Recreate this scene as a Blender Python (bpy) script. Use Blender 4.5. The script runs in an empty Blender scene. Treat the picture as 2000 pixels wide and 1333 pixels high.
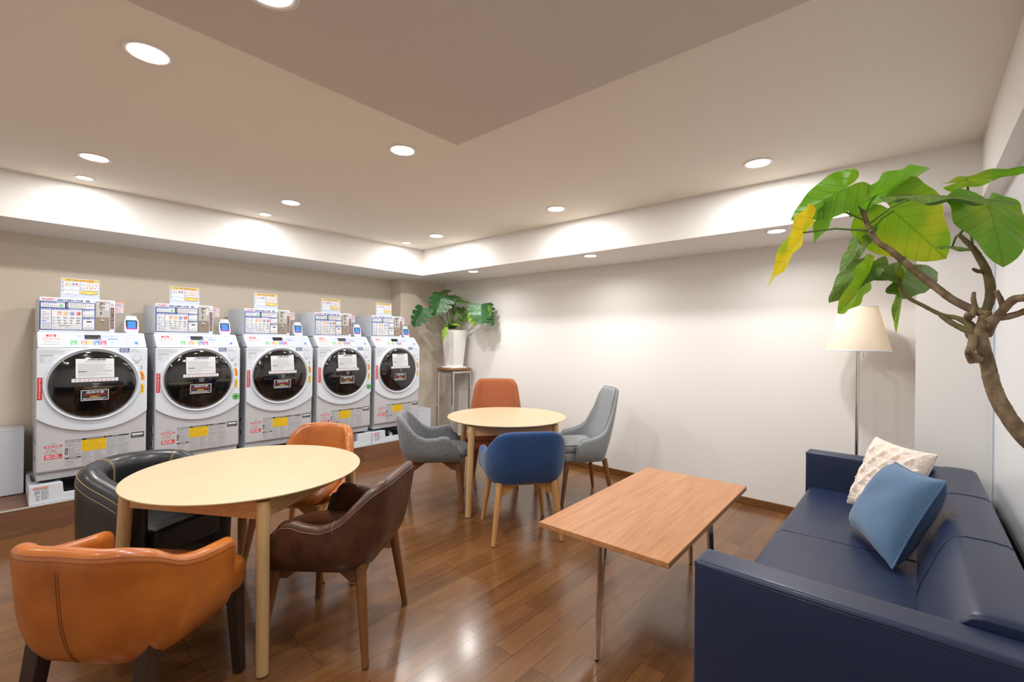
import bpy, bmesh, math, random
from mathutils import Vector, Matrix
C = bpy.context.scene.collection
SC = bpy.context.scene
PI = math.pi
rnd = random.Random(7)

# ------------------------------------------------------------------ camera
YAW, PITCH, ROLL, FPX, CZ = 0.72247, 0.00042, 0.01103, 893.6, 1.35
_f = Vector((math.cos(PITCH)*math.cos(YAW), math.cos(PITCH)*math.sin(YAW), math.sin(PITCH)))
_r = Vector((math.sin(YAW), -math.cos(YAW), 0)); _u = _r.cross(_f)
CR = _r*math.cos(ROLL) + _u*math.sin(ROLL); CU = -_r*math.sin(ROLL) + _u*math.cos(ROLL)
cam = bpy.data.cameras.new('camera'); cam.sensor_width = 36; cam.lens = 36*FPX/2000
camo = bpy.data.objects.new('camera', cam); C.objects.link(camo)
m = Matrix((CR, CU, -_f)).transposed().to_4x4(); m.translation = (0, 0, CZ)
camo.matrix_world = m
cam.clip_start = 0.02
SC.camera = camo

def at(px, py, d):
    """world point seen at a pixel of the 2000x1333 photo, at depth d"""
    return Vector((0, 0, CZ)) + _f*d + CR*((px-1000)/FPX*d) - CU*((py-666.5)/FPX*d)

# ------------------------------------------------------------------ world, exposure
w = bpy.data.worlds.new('world'); SC.world = w; w.use_nodes = True
w.node_tree.nodes['Background'].inputs[0].default_value = (1.0, 0.93, 0.85, 1)
w.node_tree.nodes['Background'].inputs[1].default_value = 0.0
SC.view_settings.view_transform = 'Standard'; SC.view_settings.look = 'None'
SC.view_settings.exposure = 0.17; SC.view_settings.gamma = 1.0
SC.view_settings.use_curve_mapping = False
LARGE_W, SMALL_W, SOFFIT_W, FILL_W = 11.5, 2.2, 4.9, 5.0      # downlight powers, the last for the added unseen ones
LIGHT_COL = (1.0, 0.993, 0.98)
HC, HS, HP = 2.453, 2.143, 2.37                    # ceiling, soffit, dropped panel heights

# ------------------------------------------------------------------ materials
def srgb(r, g, b):
    f = lambda c: (c/255/12.92) if c/255 <= 0.04045 else ((c/255+0.055)/1.055)**2.4
    return (f(r), f(g), f(b), 1)
MATS = {}
def mat(name, col, rough=0.5, metal=0.0, spec=0.5, coat=0.0, emit=None, es=1.0, bump=None, vary=None, trans=0.0):
    """col in sRGB 0-255. bump=(scale,strength,dist). vary=(scale, other colour, detail)."""
    if name in MATS: return MATS[name]
    M = bpy.data.materials.new(name); M.use_nodes = True
    nt = M.node_tree; b = nt.nodes['Principled BSDF']
    c = srgb(*col)
    b.inputs['Base Color'].default_value = c
    b.inputs['Roughness'].default_value = rough; b.inputs['Metallic'].default_value = metal
    b.inputs['Specular IOR Level'].default_value = spec
    b.inputs['Coat Weight'].default_value = coat; b.inputs['Coat Roughness'].default_value = 0.08
    b.inputs['Transmission Weight'].default_value = trans
    if emit:
        b.inputs['Emission Color'].default_value = srgb(*emit); b.inputs['Emission Strength'].default_value = es
    tc = nt.nodes.new('ShaderNodeTexCoord')
    if vary:
        n = nt.nodes.new('ShaderNodeTexNoise'); n.inputs['Scale'].default_value = vary[0]
        n.inputs['Detail'].default_value = vary[2] if len(vary) > 2 else 3
        nt.links.new(tc.outputs['Object'], n.inputs['Vector'])
        r = nt.nodes.new('ShaderNodeValToRGB')
        r.color_ramp.elements[0].position = 0.36; r.color_ramp.elements[1].position = 0.64
        r.color_ramp.elements[0].color = c; r.color_ramp.elements[1].color = srgb(*vary[1])
        nt.links.new(n.outputs['Fac'], r.inputs['Fac']); nt.links.new(r.outputs['Color'], b.inputs['Base Color'])
    if bump:
        n2 = nt.nodes.new('ShaderNodeTexNoise'); n2.inputs['Scale'].default_value = bump[0]; n2.inputs['Detail'].default_value = 4
        nt.links.new(tc.outputs['Object'], n2.inputs['Vector'])
        bp = nt.nodes.new('ShaderNodeBump'); bp.inputs['Strength'].default_value = bump[1]; bp.inputs['Distance'].default_value = bump[2]
        nt.links.new(n2.outputs['Fac'], bp.inputs['Height']); nt.links.new(bp.outputs['Normal'], b.inputs['Normal'])
    MATS[name] = M
    return M

def wood(name, c1, c2, rough=0.35, scale=(1, 14, 14), coat=0.0, nscale=3.0, spec=0.5):
    """grain runs along local X (scale stretches across it)"""
    if name in MATS: return MATS[name]
    M = bpy.data.materials.new(name); M.use_nodes = True
    nt = M.node_tree; b = nt.nodes['Principled BSDF']; L = nt.links
    b.inputs['Roughness'].default_value = rough; b.inputs['Coat Weight'].default_value = coat; b.inputs['Coat Roughness'].default_value = 0.1
    b.inputs['Specular IOR Level'].default_value = spec
    tc = nt.nodes.new('ShaderNodeTexCoord'); mp = nt.nodes.new('ShaderNodeMapping')
    mp.inputs['Scale'].default_value = scale
    L.new(tc.outputs['Object'], mp.inputs['Vector'])
    n = nt.nodes.new('ShaderNodeTexNoise'); n.inputs['Scale'].default_value = nscale; n.inputs['Detail'].default_value = 6
    n.inputs['Distortion'].default_value = 0.6
    L.new(mp.outputs['Vector'], n.inputs['Vector'])
    r = nt.nodes.new('ShaderNodeValToRGB'); r.color_ramp.elements[0].position = 0.3; r.color_ramp.elements[1].position = 0.7
    r.color_ramp.elements[0].color = srgb(*c1); r.color_ramp.elements[1].color = srgb(*c2)
    L.new(n.outputs['Fac'], r.inputs['Fac']); L.new(r.outputs['Color'], b.inputs['Base Color'])
    MATS[name] = M
    return M

def planks(name, cols, rough, width=0.107, length=0.91, gap=0.0011, grain=0.45, axes='XY', coat=0.0, off=0.37, mortar=(38, 22, 12), spec=0.5):
    M = bpy.data.materials.new(name); M.use_nodes = True
    nt = M.node_tree; b = nt.nodes['Principled BSDF']; L = nt.links
    b.inputs['Specular IOR Level'].default_value = spec
    tc = nt.nodes.new('ShaderNodeTexCoord')
    vec = tc.outputs['Object']
    if axes == 'XZ':
        sp = nt.nodes.new('ShaderNodeSeparateXYZ'); cb = nt.nodes.new('ShaderNodeCombineXYZ')
        L.new(vec, sp.inputs[0]); L.new(sp.outputs[0], cb.inputs[0]); L.new(sp.outputs[2], cb.inputs[1]); vec = cb.outputs[0]
    br = nt.nodes.new('ShaderNodeTexBrick'); br.offset = off; br.offset_frequency = 2; br.squash = 0.62; br.squash_frequency = 3
    br.inputs['Scale'].default_value = 1; br.inputs['Brick Width'].default_value = length; br.inputs['Row Height'].default_value = width
    br.inputs['Mortar Size'].default_value = gap; br.inputs['Mortar Smooth'].default_value = 0.3; br.inputs['Bias'].default_value = 0
    br.inputs['Color1'].default_value = (0, 0, 0, 1); br.inputs['Color2'].default_value = (1, 1, 1, 1); br.inputs['Mortar'].default_value = (0.5, 0.5, 0.5, 1)
    L.new(vec, br.inputs['Vector'])
    # grain: stretched noise, shifted per board
    mp = nt.nodes.new('ShaderNodeMapping'); mp.inputs['Scale'].default_value = (2.2, 42, 1)
    ad = nt.nodes.new('ShaderNodeVectorMath'); ad.operation = 'MULTIPLY_ADD'
    L.new(br.outputs['Color'], ad.inputs[0]); ad.inputs[1].default_value = (13.7, 7.1, 0); L.new(vec, ad.inputs[2])
    L.new(ad.outputs[0], mp.inputs['Vector'])
    n = nt.nodes.new('ShaderNodeTexNoise'); n.inputs['Scale'].default_value = 1.0; n.inputs['Detail'].default_value = 8; n.inputs['Roughness'].default_value = 0.62
    n.inputs['Distortion'].default_value = 0.9
    L.new(mp.outputs['Vector'], n.inputs['Vector'])
    mp2 = nt.nodes.new('ShaderNodeMapping'); mp2.inputs['Scale'].default_value = (1.6, 9, 1); L.new(ad.outputs[0], mp2.inputs['Vector'])
    n2 = nt.nodes.new('ShaderNodeTexNoise'); n2.inputs['Scale'].default_value = 1.0; n2.inputs['Detail'].default_value = 3
    L.new(mp2.outputs['Vector'], n2.inputs['Vector'])
    s1 = nt.nodes.new('ShaderNodeMath'); s1.operation = 'MULTIPLY_ADD'; s1.inputs[1].default_value = grain
    sep = nt.nodes.new('ShaderNodeSeparateColor'); L.new(br.outputs['Color'], sep.inputs[0])
    s0 = nt.nodes.new('ShaderNodeMath'); s0.operation = 'MULTIPLY_ADD'; s0.inputs[1].default_value = 0.22; s0.label = 'board tone'; 
    L.new(sep.outputs[0], s0.inputs[0])
    s2 = nt.nodes.new('ShaderNodeMath'); s2.operation = 'MULTIPLY_ADD'; s2.inputs[1].default_value = 0.5; s2.inputs[2].default_value = -0.18
    L.new(n2.outputs['Fac'], s2.inputs[0]); L.new(s2.outputs[0], s0.inputs[2])
    L.new(n.outputs['Fac'], s1.inputs[0]); L.new(s0.outputs[0], s1.inputs[2])
    r = nt.nodes.new('ShaderNodeValToRGB'); e = r.color_ramp.elements
    e[0].position = 0.15; e[0].color = srgb(*cols[0]); e[1].position = 0.85; e[1].color = srgb(*cols[2])
    k = e.new(0.5); k.color = srgb(*cols[1])
    L.new(s1.outputs[0], r.inputs['Fac'])
    mx = nt.nodes.new('ShaderNodeMix'); mx.data_type = 'RGBA'
    L.new(br.outputs['Fac'], mx.inputs['Factor']); L.new(r.outputs['Color'], mx.inputs['A']); mx.inputs['B'].default_value = srgb(*mortar)
    L.new(mx.outputs['Result'], b.inputs['Base Color'])
    rr = nt.nodes.new('ShaderNodeMapRange'); rr.inputs['To Min'].default_value = rough-0.05; rr.inputs['To Max'].default_value = rough+0.07
    L.new(n2.outputs['Fac'], rr.inputs['Value']); L.new(rr.outputs['Result'], b.inputs['Roughness'])
    b.inputs['Coat Weight'].default_value = coat; b.inputs['Coat Roughness'].default_value = 0.15
    bp = nt.nodes.new('ShaderNodeBump'); bp.inputs['Strength'].default_value = 0.12; bp.inputs['Distance'].default_value = 0.0015
    L.new(n2.outputs['Fac'], bp.inputs['Height']); L.new(bp.outputs['Normal'], b.inputs['Normal'])
    MATS[name] = M
    return M

def leafmat(name, back, front, spot, amount, trans=0.35):
    """leaf with a procedural vein net drawn from its own UVs (u across, v along)"""
    M = bpy.data.materials.new(name); M.use_nodes = True
    nt = M.node_tree; b = nt.nodes['Principled BSDF']; L = nt.links
    out = nt.nodes['Material Output']
    uv = nt.nodes.new('ShaderNodeUVMap'); sp = nt.nodes.new('ShaderNodeSeparateXYZ'); L.new(uv.outputs[0], sp.inputs[0])
    def mth(op, a, bb=None, c=None):
        n = nt.nodes.new('ShaderNodeMath'); n.operation = op
        for i, v in enumerate((a, bb, c)):
            if v is None: continue
            if isinstance(v, (int, float)): n.inputs[i].default_value = v
            else: L.new(v, n.inputs[i])
        return n.outputs[0]
    au = mth('ABSOLUTE', sp.outputs[0])
    mid = mth('LESS_THAN', au, 0.014)
    ph = mth('MULTIPLY_ADD', mth('POWER', au, 0.8), -3.4, mth('MULTIPLY', sp.outputs[1], 5.0))
    fr = mth('ABSOLUTE', mth('SUBTRACT', mth('FRACT', ph), 0.5))
    side = mth('LESS_THAN', fr, 0.03)
    vein = mth('MAXIMUM', mid, side)
    tc = nt.nodes.new('ShaderNodeTexCoord')
    n = nt.nodes.new('ShaderNodeTexNoise'); n.inputs['Scale'].default_value = 9; n.inputs['Detail'].default_value = 2
    L.new(tc.outputs['Object'], n.inputs['Vector'])
    r = nt.nodes.new('ShaderNodeValToRGB'); r.color_ramp.elements[0].position = 0.62-amount*0.4; r.color_ramp.elements[1].position = 0.80-amount*0.4
    r.color_ramp.elements[0].color = (0, 0, 0, 1); r.color_ramp.elements[1].color = (1, 1, 1, 1)
    L.new(n.outputs['Fac'], r.inputs['Fac'])
    geo = nt.nodes.new('ShaderNodeNewGeometry')
    m0 = nt.nodes.new('ShaderNodeMix'); m0.data_type = 'RGBA'; L.new(geo.outputs['Backfacing'], m0.inputs['Factor'])
    m0.inputs['A'].default_value = srgb(*front); m0.inputs['B'].default_value = srgb(*back)
    m1 = nt.nodes.new('ShaderNodeMix'); m1.data_type = 'RGBA'; L.new(r.outputs['Color'], m1.inputs['Factor'])
    L.new(m0.outputs['Result'], m1.inputs['A']); m1.inputs['B'].default_value = srgb(*spot)
    m2 = nt.nodes.new('ShaderNodeMix'); m2.data_type = 'RGBA'; m2.blend_type = 'MULTIPLY'
    L.new(mth('MULTIPLY', vein, 0.45), m2.inputs['Factor']); L.new(m1.outputs['Result'], m2.inputs['A']); m2.inputs['B'].default_value = (0.35, 0.5, 0.25, 1)
    L.new(m2.outputs['Result'], b.inputs['Base Color']); b.inputs['Roughness'].default_value = 0.38
    t = nt.nodes.new('ShaderNodeBsdfTranslucent'); L.new(m2.outputs['Result'], t.inputs['Color'])
    ms = nt.nodes.new('ShaderNodeMixShader'); ms.inputs[0].default_value = trans
    L.new(b.outputs[0], ms.inputs[1]); L.new(t.outputs[0], ms.inputs[2]); L.new(ms.outputs[0], out.inputs['Surface'])
    bp = nt.nodes.new('ShaderNodeBump'); bp.inputs['Strength'].default_value = 0.35; bp.inputs['Distance'].default_value = 0.003
    L.new(mth('MINIMUM', mth('MULTIPLY', fr, 6.0), 1.0), bp.inputs['Height']); L.new(bp.outputs['Normal'], b.inputs['Normal'])
    MATS[name] = M
    return M

def fabric(name, c1, c2, scale=420, rough=0.95, bump=0.5):
    M = mat(name, c1, rough, spec=0.2, bump=(scale, bump, 0.002), vary=(scale, c2, 2))
    b = M.node_tree.nodes['Principled BSDF']; b.inputs['Sheen Weight'].default_value = 0.25; b.inputs['Sheen Roughness'].default_value = 0.5
    return M

WALL = mat('wall_paint', (234, 231, 227), 0.85, spec=0.2, bump=(260, 0.12, 0.002))
WALL_DIM = mat('wall_paint_dimmed', (219, 207, 190), 0.85, spec=0.2, bump=(260, 0.12, 0.002))  # wall colour darkened to carry the dim light behind the washers
CEIL = mat('ceiling_paint', (240, 233, 220), 0.9, spec=0.15, bump=(200, 0.08, 0.002))
PANELP = mat('dropped_panel_paint', (214, 204, 194), 0.9, spec=0.15, bump=(200, 0.08, 0.002))
BOARD = mat('white_gloss_board', (238, 240, 242), 0.25)
FLOOR = planks('floor_boards', ((90, 57, 29), (122, 81, 44), (150, 107, 63)), 0.22, coat=0.4)
STEPW = planks('step_boards', ((96, 62, 44), (132, 92, 68), (158, 116, 90)), 0.45, width=0.18, length=1.2, axes='XZ')
STEPT = planks('step_top_boards', ((96, 62, 44), (132, 92, 68), (158, 116, 90)), 0.4, width=0.15, length=1.2)
BASEW = wood('baseboard_wood', (96, 60, 26), (122, 80, 38), 0.35, (1, 10, 30))
MAPLE = wood('maple_top', (196, 172, 136), (206, 186, 152), 0.38, (1.2, 34, 34), nscale=2.4)
MAPLEL = wood('maple_leg', (190, 154, 106), (206, 172, 124), 0.42, (14, 14, 1.2), nscale=3)
MAPLEA = wood('maple_apron', (196, 148, 96), (216, 170, 116), 0.45, (2, 2, 14), nscale=4)
CHERRY = wood('cherry_top', (170, 114, 70), (194, 139, 93), 0.32, (1.4, 22, 22), nscale=2.2)
WALNUT = wood('walnut_leg', (108, 66, 34), (134, 88, 50), 0.38, (14, 14, 1.5), nscale=3)
OAKLEG = wood('oak_leg', (186, 134, 78), (206, 156, 98), 0.42, (14, 14, 1.5), nscale=3)
ESPRESSO = wood('espresso_leg', (44, 26, 20), (60, 38, 28), 0.35, (14, 14, 1.5), nscale=3)
TANL = mat('tan_leather', (188, 108, 38), 0.33, coat=0.15, vary=(7, (164, 88, 30), 4), bump=(300, 0.12, 0.001))
BROWNL = mat('brown_leather', (86, 51, 33), 0.38, coat=0.1, vary=(14, (62, 36, 24), 5), bump=(300, 0.12, 0.001))
BLACKL = mat('black_leather', (34, 35, 38), 0.36, coat=0.12, bump=(200, 0.12, 0.001))
NAVYL = mat('navy_leather', (24, 39, 70), 0.42, coat=0.08, bump=(420, 0.16, 0.001))
GREYF = fabric('grey_tweed', (80, 82, 85), (142, 144, 147), 260)
LGREYF = fabric('light_grey_fabric', (126, 130, 133), (150, 154, 156), 240)
BLUEF = fabric('blue_tweed', (26, 52, 94), (54, 88, 138), 260)
ORANGEF = fabric('orange_fabric', (156, 86, 54), (174, 104, 70), 260)
PIPING = mat('dark_piping', (70, 62, 58), 0.8)
PIPINGO = mat('dark_orange_piping', (110, 58, 36), 0.8)
STITCH = mat('cream_stitch', (196, 160, 110), 0.7)
TANST = mat('brown_stitch', (128, 70, 30), 0.7)
PALEST = mat('pale_stitch', (170, 130, 110), 0.7)
LINEN = fabric('blue_linen', (82, 112, 144), (98, 128, 158), 300)
LINENB = fabric('dark_blue_linen', (44, 66, 100), (54, 78, 112), 300)
FUR = fabric('cream_fur', (232, 214, 200), (240, 226, 214), 120, bump=0.9)
CHROME = mat('chrome', (205, 200, 195), 0.12, metal=1.0)
STEEL = mat('steel', (172, 158, 144), 0.32, metal=0.85)
STEELL = mat('light_steel', (200, 198, 194), 0.35, metal=0.7)
BLACK = mat('black_plastic', (20, 20, 22), 0.4)
RUBBER = mat('dark_rubber', (30, 28, 27), 0.7)
WHITEP = mat('white_plastic', (216, 223, 233), 0.28)
GREYP = mat('grey_white_plastic', (194, 196, 200), 0.35)
SIDEP = mat('side_grey_metal', (196, 200, 206), 0.4)
RINGP = mat('ring_grey_plastic', (176, 178, 182), 0.3)
GLASSD = mat('dark_door_glass', (10, 11, 13), 0.05, spec=0.5, coat=1.0)
PAPER = mat('white_paper', (220, 222, 226), 0.7)
LILAC = mat('pale_lilac_print', (190, 200, 224), 0.6)
INK = mat('ink_black', (30, 30, 34), 0.7)
INKG = mat('ink_grey', (120, 122, 126), 0.7)
INKL2 = mat('ink_mid_grey', (146, 147, 150), 0.7)
INKL = mat('ink_light_grey', (176, 178, 182), 0.7)
NAVYI = mat('print_navy', (34, 66, 140), 0.6)
BLUEI = mat('print_blue', (72, 130, 206), 0.6)
LBLUE = mat('print_light_blue', (150, 190, 236), 0.6)
REDI = mat('print_red', (206, 36, 44), 0.6)
ORANGEI = mat('print_orange', (246, 150, 30), 0.6)
SALMON = mat('print_salmon', (226, 140, 104), 0.6)
SAND = mat('print_sand', (214, 178, 96), 0.6)
PINKI = mat('print_pink', (226, 60, 110), 0.6)
YELLOWI = mat('print_yellow', (240, 200, 16), 0.6)
AMBER = mat('print_amber', (238, 186, 76), 0.6)
GREENI = mat('print_green', (96, 184, 104), 0.6)
GREENS = mat('sticker_green', (104, 180, 104), 0.6)
SCREEN = mat('lcd_screen', (60, 120, 190), 0.2, emit=(70, 135, 205), es=0.45)
MAGENTA = mat('magenta_edge', (190, 50, 150), 0.4, emit=(190, 50, 150), es=0.25)
POTW = mat('white_pot', (236, 234, 231), 0.5)
SOIL = mat('soil', (60, 44, 32), 0.95, bump=(60, 0.8, 0.01))
EMIT = mat('lamp_diffuser', (255, 250, 244), 0.5, emit=(255, 248, 240), es=14.0)
RIMW = mat('lamp_rim_white', (232, 226, 218), 0.45)
BARK = mat('tree_bark', (96, 76, 54), 0.85, vary=(38, (140, 120, 94), 4), bump=(70, 0.6, 0.004))
BARKG = mat('green_branch_bark', (112, 96, 62), 0.8, vary=(36, (88, 80, 42), 4), bump=(60, 0.5, 0.003))
STALK = mat('green_stalk', (90, 128, 44), 0.5)
UG = leafmat('umbellata_green', (116, 174, 34), (66, 112, 44), (158, 186, 36), 0.22, 0.52)
UY = leafmat('umbellata_yellow', (224, 200, 22), (180, 172, 50), (140, 182, 26), 0.15, 0.45)
UYG = leafmat('umbellata_yellow_green', (136, 182, 26), (110, 150, 40), (180, 194, 34), 0.3, 0.55)
UD = leafmat('umbellata_dark', (104, 138, 56), (100, 136, 78), (120, 152, 66), 0.2, 0.25)
MG = leafmat('monstera_green', (66, 112, 44), (42, 88, 40), (56, 104, 44), 0.2, 0.15)
MB2 = leafmat('monstera_bright', (140, 180, 60), (150, 196, 64), (190, 208, 90), 0.3, 0.35)
MGM = leafmat('monstera_mid', (100, 140, 56), (84, 128, 52), (104, 146, 60), 0.25, 0.25)

SHADE = bpy.data.materials.new('lamp_shade_cloth'); SHADE.use_nodes = True
_n = SHADE.node_tree; _b = _n.nodes['Principled BSDF']
_b.inputs['Base Color'].default_value = srgb(247, 240, 226); _b.inputs['Roughness'].default_value = 0.85
_t = _n.nodes.new('ShaderNodeBsdfTranslucent'); _t.inputs['Color'].default_value = srgb(250, 228, 186)
_m = _n.nodes.new('ShaderNodeMixShader'); _m.inputs[0].default_value = 0.42
_n.links.new(_b.outputs[0], _m.inputs[1]); _n.links.new(_t.outputs[0], _m.inputs[2]); _n.links.new(_m.outputs[0], _n.nodes['Material Output'].inputs['Surface'])

# ------------------------------------------------------------------ mesh builder
class MB:
    def __init__(s): s.v = []; s.f = []; s.mi = []; s.sm = []; s.mats = []; s.uv = {}
    def mat(s, M):
        if M not in s.mats: s.mats.append(M)
        return s.mats.index(M)
    def add(s, vs, fs, M, smooth=False, T=None):
        o = len(s.v)
        s.v += [(T @ Vector(p)) if T is not None else Vector(p) for p in vs]
        k = s.mat(M)
        for f in fs: s.f.append([i+o for i in f]); s.mi.append(k); s.sm.append(smooth)
        return o
    def box(s, c, d, M, T=None):
        x, y, z = (q/2 for q in d); cx, cy, cz = c
        vs = [(cx+a*x, cy+b*y, cz+e*z) for a in (-1, 1) for b in (-1, 1) for e in (-1, 1)]
        fs = [(0, 1, 3, 2), (4, 6, 7, 5), (0, 4, 5, 1), (2, 3, 7, 6), (0, 2, 6, 4), (1, 5, 7, 3)]
        s.add(vs, fs, M, False, T)
    def rbox(s, c, d, r, M, T=None, crown=0.0, nseg=3, nin=6):
        h = [q/2 for q in d]; r = min(r, *[q*0.999 for q in h])
        def cs(hh):
            e = [-hh + r*(1-math.cos(PI/2*k/nseg))*1.0 for k in range(nseg)]
            e = [-hh + r*(k/nseg) for k in range(nseg)]
            inn = [-(hh-r) + 2*(hh-r)*k/nin for k in range(nin+1)]
            return e + inn + [-q for q in reversed(e)]
        X, Y, Z = cs(h[0]), cs(h[1]), cs(h[2])
        def place(p):
            q = Vector([max(-(h[i]-r), min(h[i]-r, p[i])) for i in range(3)])
            dlt = Vector(p)-q
            if dlt.length > 1e-9: dlt = dlt.normalized()*r
            o = q+dlt
            if crown and o.z > 0: o.z += crown*(1-(o.x/h[0])**2)*(1-(o.y/h[1])**2)
            return o + Vector(c)
        key = {}; vs = []; fs = []
        def vid(p):
            k = tuple(round(a, 6) for a in p)
            if k not in key: key[k] = len(vs); vs.append(place(p))
            return key[k]
        for ax, (U, V) in ((0, (Y, Z)), (1, (X, Z)), (2, (X, Y))):
            for sgn in (-1, 1):
                for i in range(len(U)-1):
                    for j in range(len(V)-1):
                        q = []
                        for (a, b) in ((U[i], V[j]), (U[i+1], V[j]), (U[i+1], V[j+1]), (U[i], V[j+1])):
                            p = [a, b]; p.insert(ax, sgn*h[ax]); q.append(vid(p))
                        flip = (sgn < 0) != (ax == 1)
                        fs.append(q[::-1] if flip else q)
        s.add(vs, fs, M, True, T)
    def cone(s, a, b, ra, rb, M, n=20, caps=True, smooth=True, T=None, sq=False):
        a, b = Vector(a), Vector(b); d = (b-a).normalized()
        x = d.cross(Vector((0, 1, 0)) if abs(d.y) < 0.9 else Vector((1, 0, 0))).normalized(); y = d.cross(x)
        vs = []
        for P, r in ((a, ra), (b, rb)):
            for k in range(n):
                t = 2*PI*(k+(0.5 if sq else 0))/n
                vs.append(P + (x*math.cos(t)+y*math.sin(t))*r*(math.sqrt(2) if sq else 1))
        fs = [(k, (k+1) % n, n+(k+1) % n, n+k) for k in range(n)]
        s.add(vs, fs, M, smooth and not sq, T)
        if caps:
            s.add(vs[:n], [tuple(range(n))[::-1]], M, False, T); s.add(vs[n:], [tuple(range(n))], M, False, T)
    def lathe(s, prof, M, n=48, T=None, smooth=True, axis='Z'):
        vs = []
        for (r, z) in prof:
            for k in range(n):
                t = 2*PI*k/n
                p = (r*math.cos(t), r*math.sin(t), z)
                if axis == 'Y': p = (p[0], p[2], p[1])
                vs.append(p)
        fs = []
        for i in range(len(prof)-1):
            for k in range(n):
                q = (i*n+k, i*n+(k+1) % n, (i+1)*n+(k+1) % n, (i+1)*n+k)
                fs.append(q if axis == 'Z' else q[::-1])
        s.add(vs, fs, M, smooth, T)
    def prism(s, poly, h, M, T=None):
        """poly in local XY extruded to z=h"""
        n = len(poly)
        vs = [(x, y, 0) for x, y in poly] + [(x, y, h) for x, y in poly]
        fs = [tuple(range(n))[::-1], tuple(range(n, 2*n))] + [(i, (i+1) % n, n+(i+1) % n, n+i) for i in range(n)]
        s.add(vs, fs, M, False, T)
    def tube(s, pts, rad, M, n=10, caps=True, T=None):
        pts = [Vector(p) for p in pts]; rad = rad if isinstance(rad, (list, tuple)) else [rad]*len(pts)
        prev = None; vs = []
        for i, p in enumerate(pts):
            d = (pts[min(i+1, len(pts)-1)]-pts[max(i-1, 0)]).normalized()
            if prev is None: x = d.cross(Vector((0, 0, 1)) if abs(d.z) < 0.9 else Vector((1, 0, 0))).normalized()
            else: x = (prev - d*prev.dot(d)).normalized()
            prev = x; y = d.cross(x)
            for k in range(n):
                t = 2*PI*k/n; vs.append(p+(x*math.cos(t)+y*math.sin(t))*rad[i])
        fs = [(i*n+k, i*n+(k+1) % n, (i+1)*n+(k+1) % n, (i+1)*n+k) for i in range(len(pts)-1) for k in range(n)]
        if caps: fs += [tuple(range(n))[::-1], tuple(range((len(pts)-1)*n, len(pts)*n))]
        s.add(vs, fs, M, True, T)
    def grid(s, P, M, close_u=False, smooth=True, T=None):
        """P[i][j] points"""
        nu, nv = len(P), len(P[0]); vs = [p for row in P for p in row]; fs = []
        for i in range(nu if close_u else nu-1):
            for j in range(nv-1):
                i2 = (i+1) % nu
                fs.append((i*nv+j, i2*nv+j, i2*nv+j+1, i*nv+j+1))
        return s.add(vs, fs, M, smooth, T)
    def build(s, name, parent=None, loc=None, bevel=0, seg=2, recalc=False, sub=0):
        me = bpy.data.meshes.new(name)
        me.from_pydata([tuple(v) for v in s.v], [], s.f)
        for M in s.mats: me.materials.append(M)
        me.polygons.foreach_set('material_index', s.mi); me.polygons.foreach_set('use_smooth', s.sm)
        if s.uv:
            ul = me.uv_layers.new(name='UVMap')
            for lp in me.loops: ul.data[lp.index].uv = s.uv.get(lp.vertex_index, (0, 0))
        if recalc:
            bm = bmesh.new(); bm.from_mesh(me); bmesh.ops.remove_doubles(bm, verts=bm.verts, dist=1e-5)
            bmesh.ops.recalc_face_normals(bm, faces=bm.faces); bm.to_mesh(me); bm.free()
        me.update()
        o = bpy.data.objects.new(name, me); C.objects.link(o)
        if parent: o.parent = parent
        if loc is not None: o.location = loc
        if bevel:
            md = o.modifiers.new('bevel', 'BEVEL'); md.width = bevel; md.segments = seg; md.limit_method = 'ANGLE'; md.angle_limit = math.radians(35)
            md.harden_normals = False
            for p in me.polygons: p.use_smooth = True
            sm = o.modifiers.new('wn', 'WEIGHTED_NORMAL')
        if sub:
            md = o.modifiers.new('sub', 'SUBSURF'); md.levels = sub; md.render_levels = sub
        return o

def thing(name, label, cat, loc=(0, 0, 0), rz=0.0, group=None):
    o = bpy.data.objects.new(name, None); C.objects.link(o); o.empty_display_size = 0.1
    o.location = loc; o.rotation_euler = (0, 0, rz)
    return tag(o, label, cat, group)
def tag(o, label, cat, group=None):
    o['label'] = label; o['category'] = cat
    if group: o['group'] = group
    return o
def struct(o): o['kind'] = 'structure'; return o
def copy_tree(o, parent=None):
    c = o.copy(); C.objects.link(c)
    if parent: c.parent = parent
    for ch in list(o.children): copy_tree(ch, c)
    return c

def text_geo(body, size, mono=None):
    cu = bpy.data.curves.new('t', 'FONT'); cu.body = body; cu.size = size; cu.resolution_u = 2; cu.offset = 0.0
    ob = bpy.data.objects.new('t', cu); me = bpy.data.meshes.new_from_object(ob)
    vs = [v.co.copy() for v in me.vertices]; fs = [tuple(p.vertices) for p in me.polygons]
    bpy.data.objects.remove(ob); bpy.data.curves.remove(cu); bpy.data.meshes.remove(me)
    return vs, fs

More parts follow.
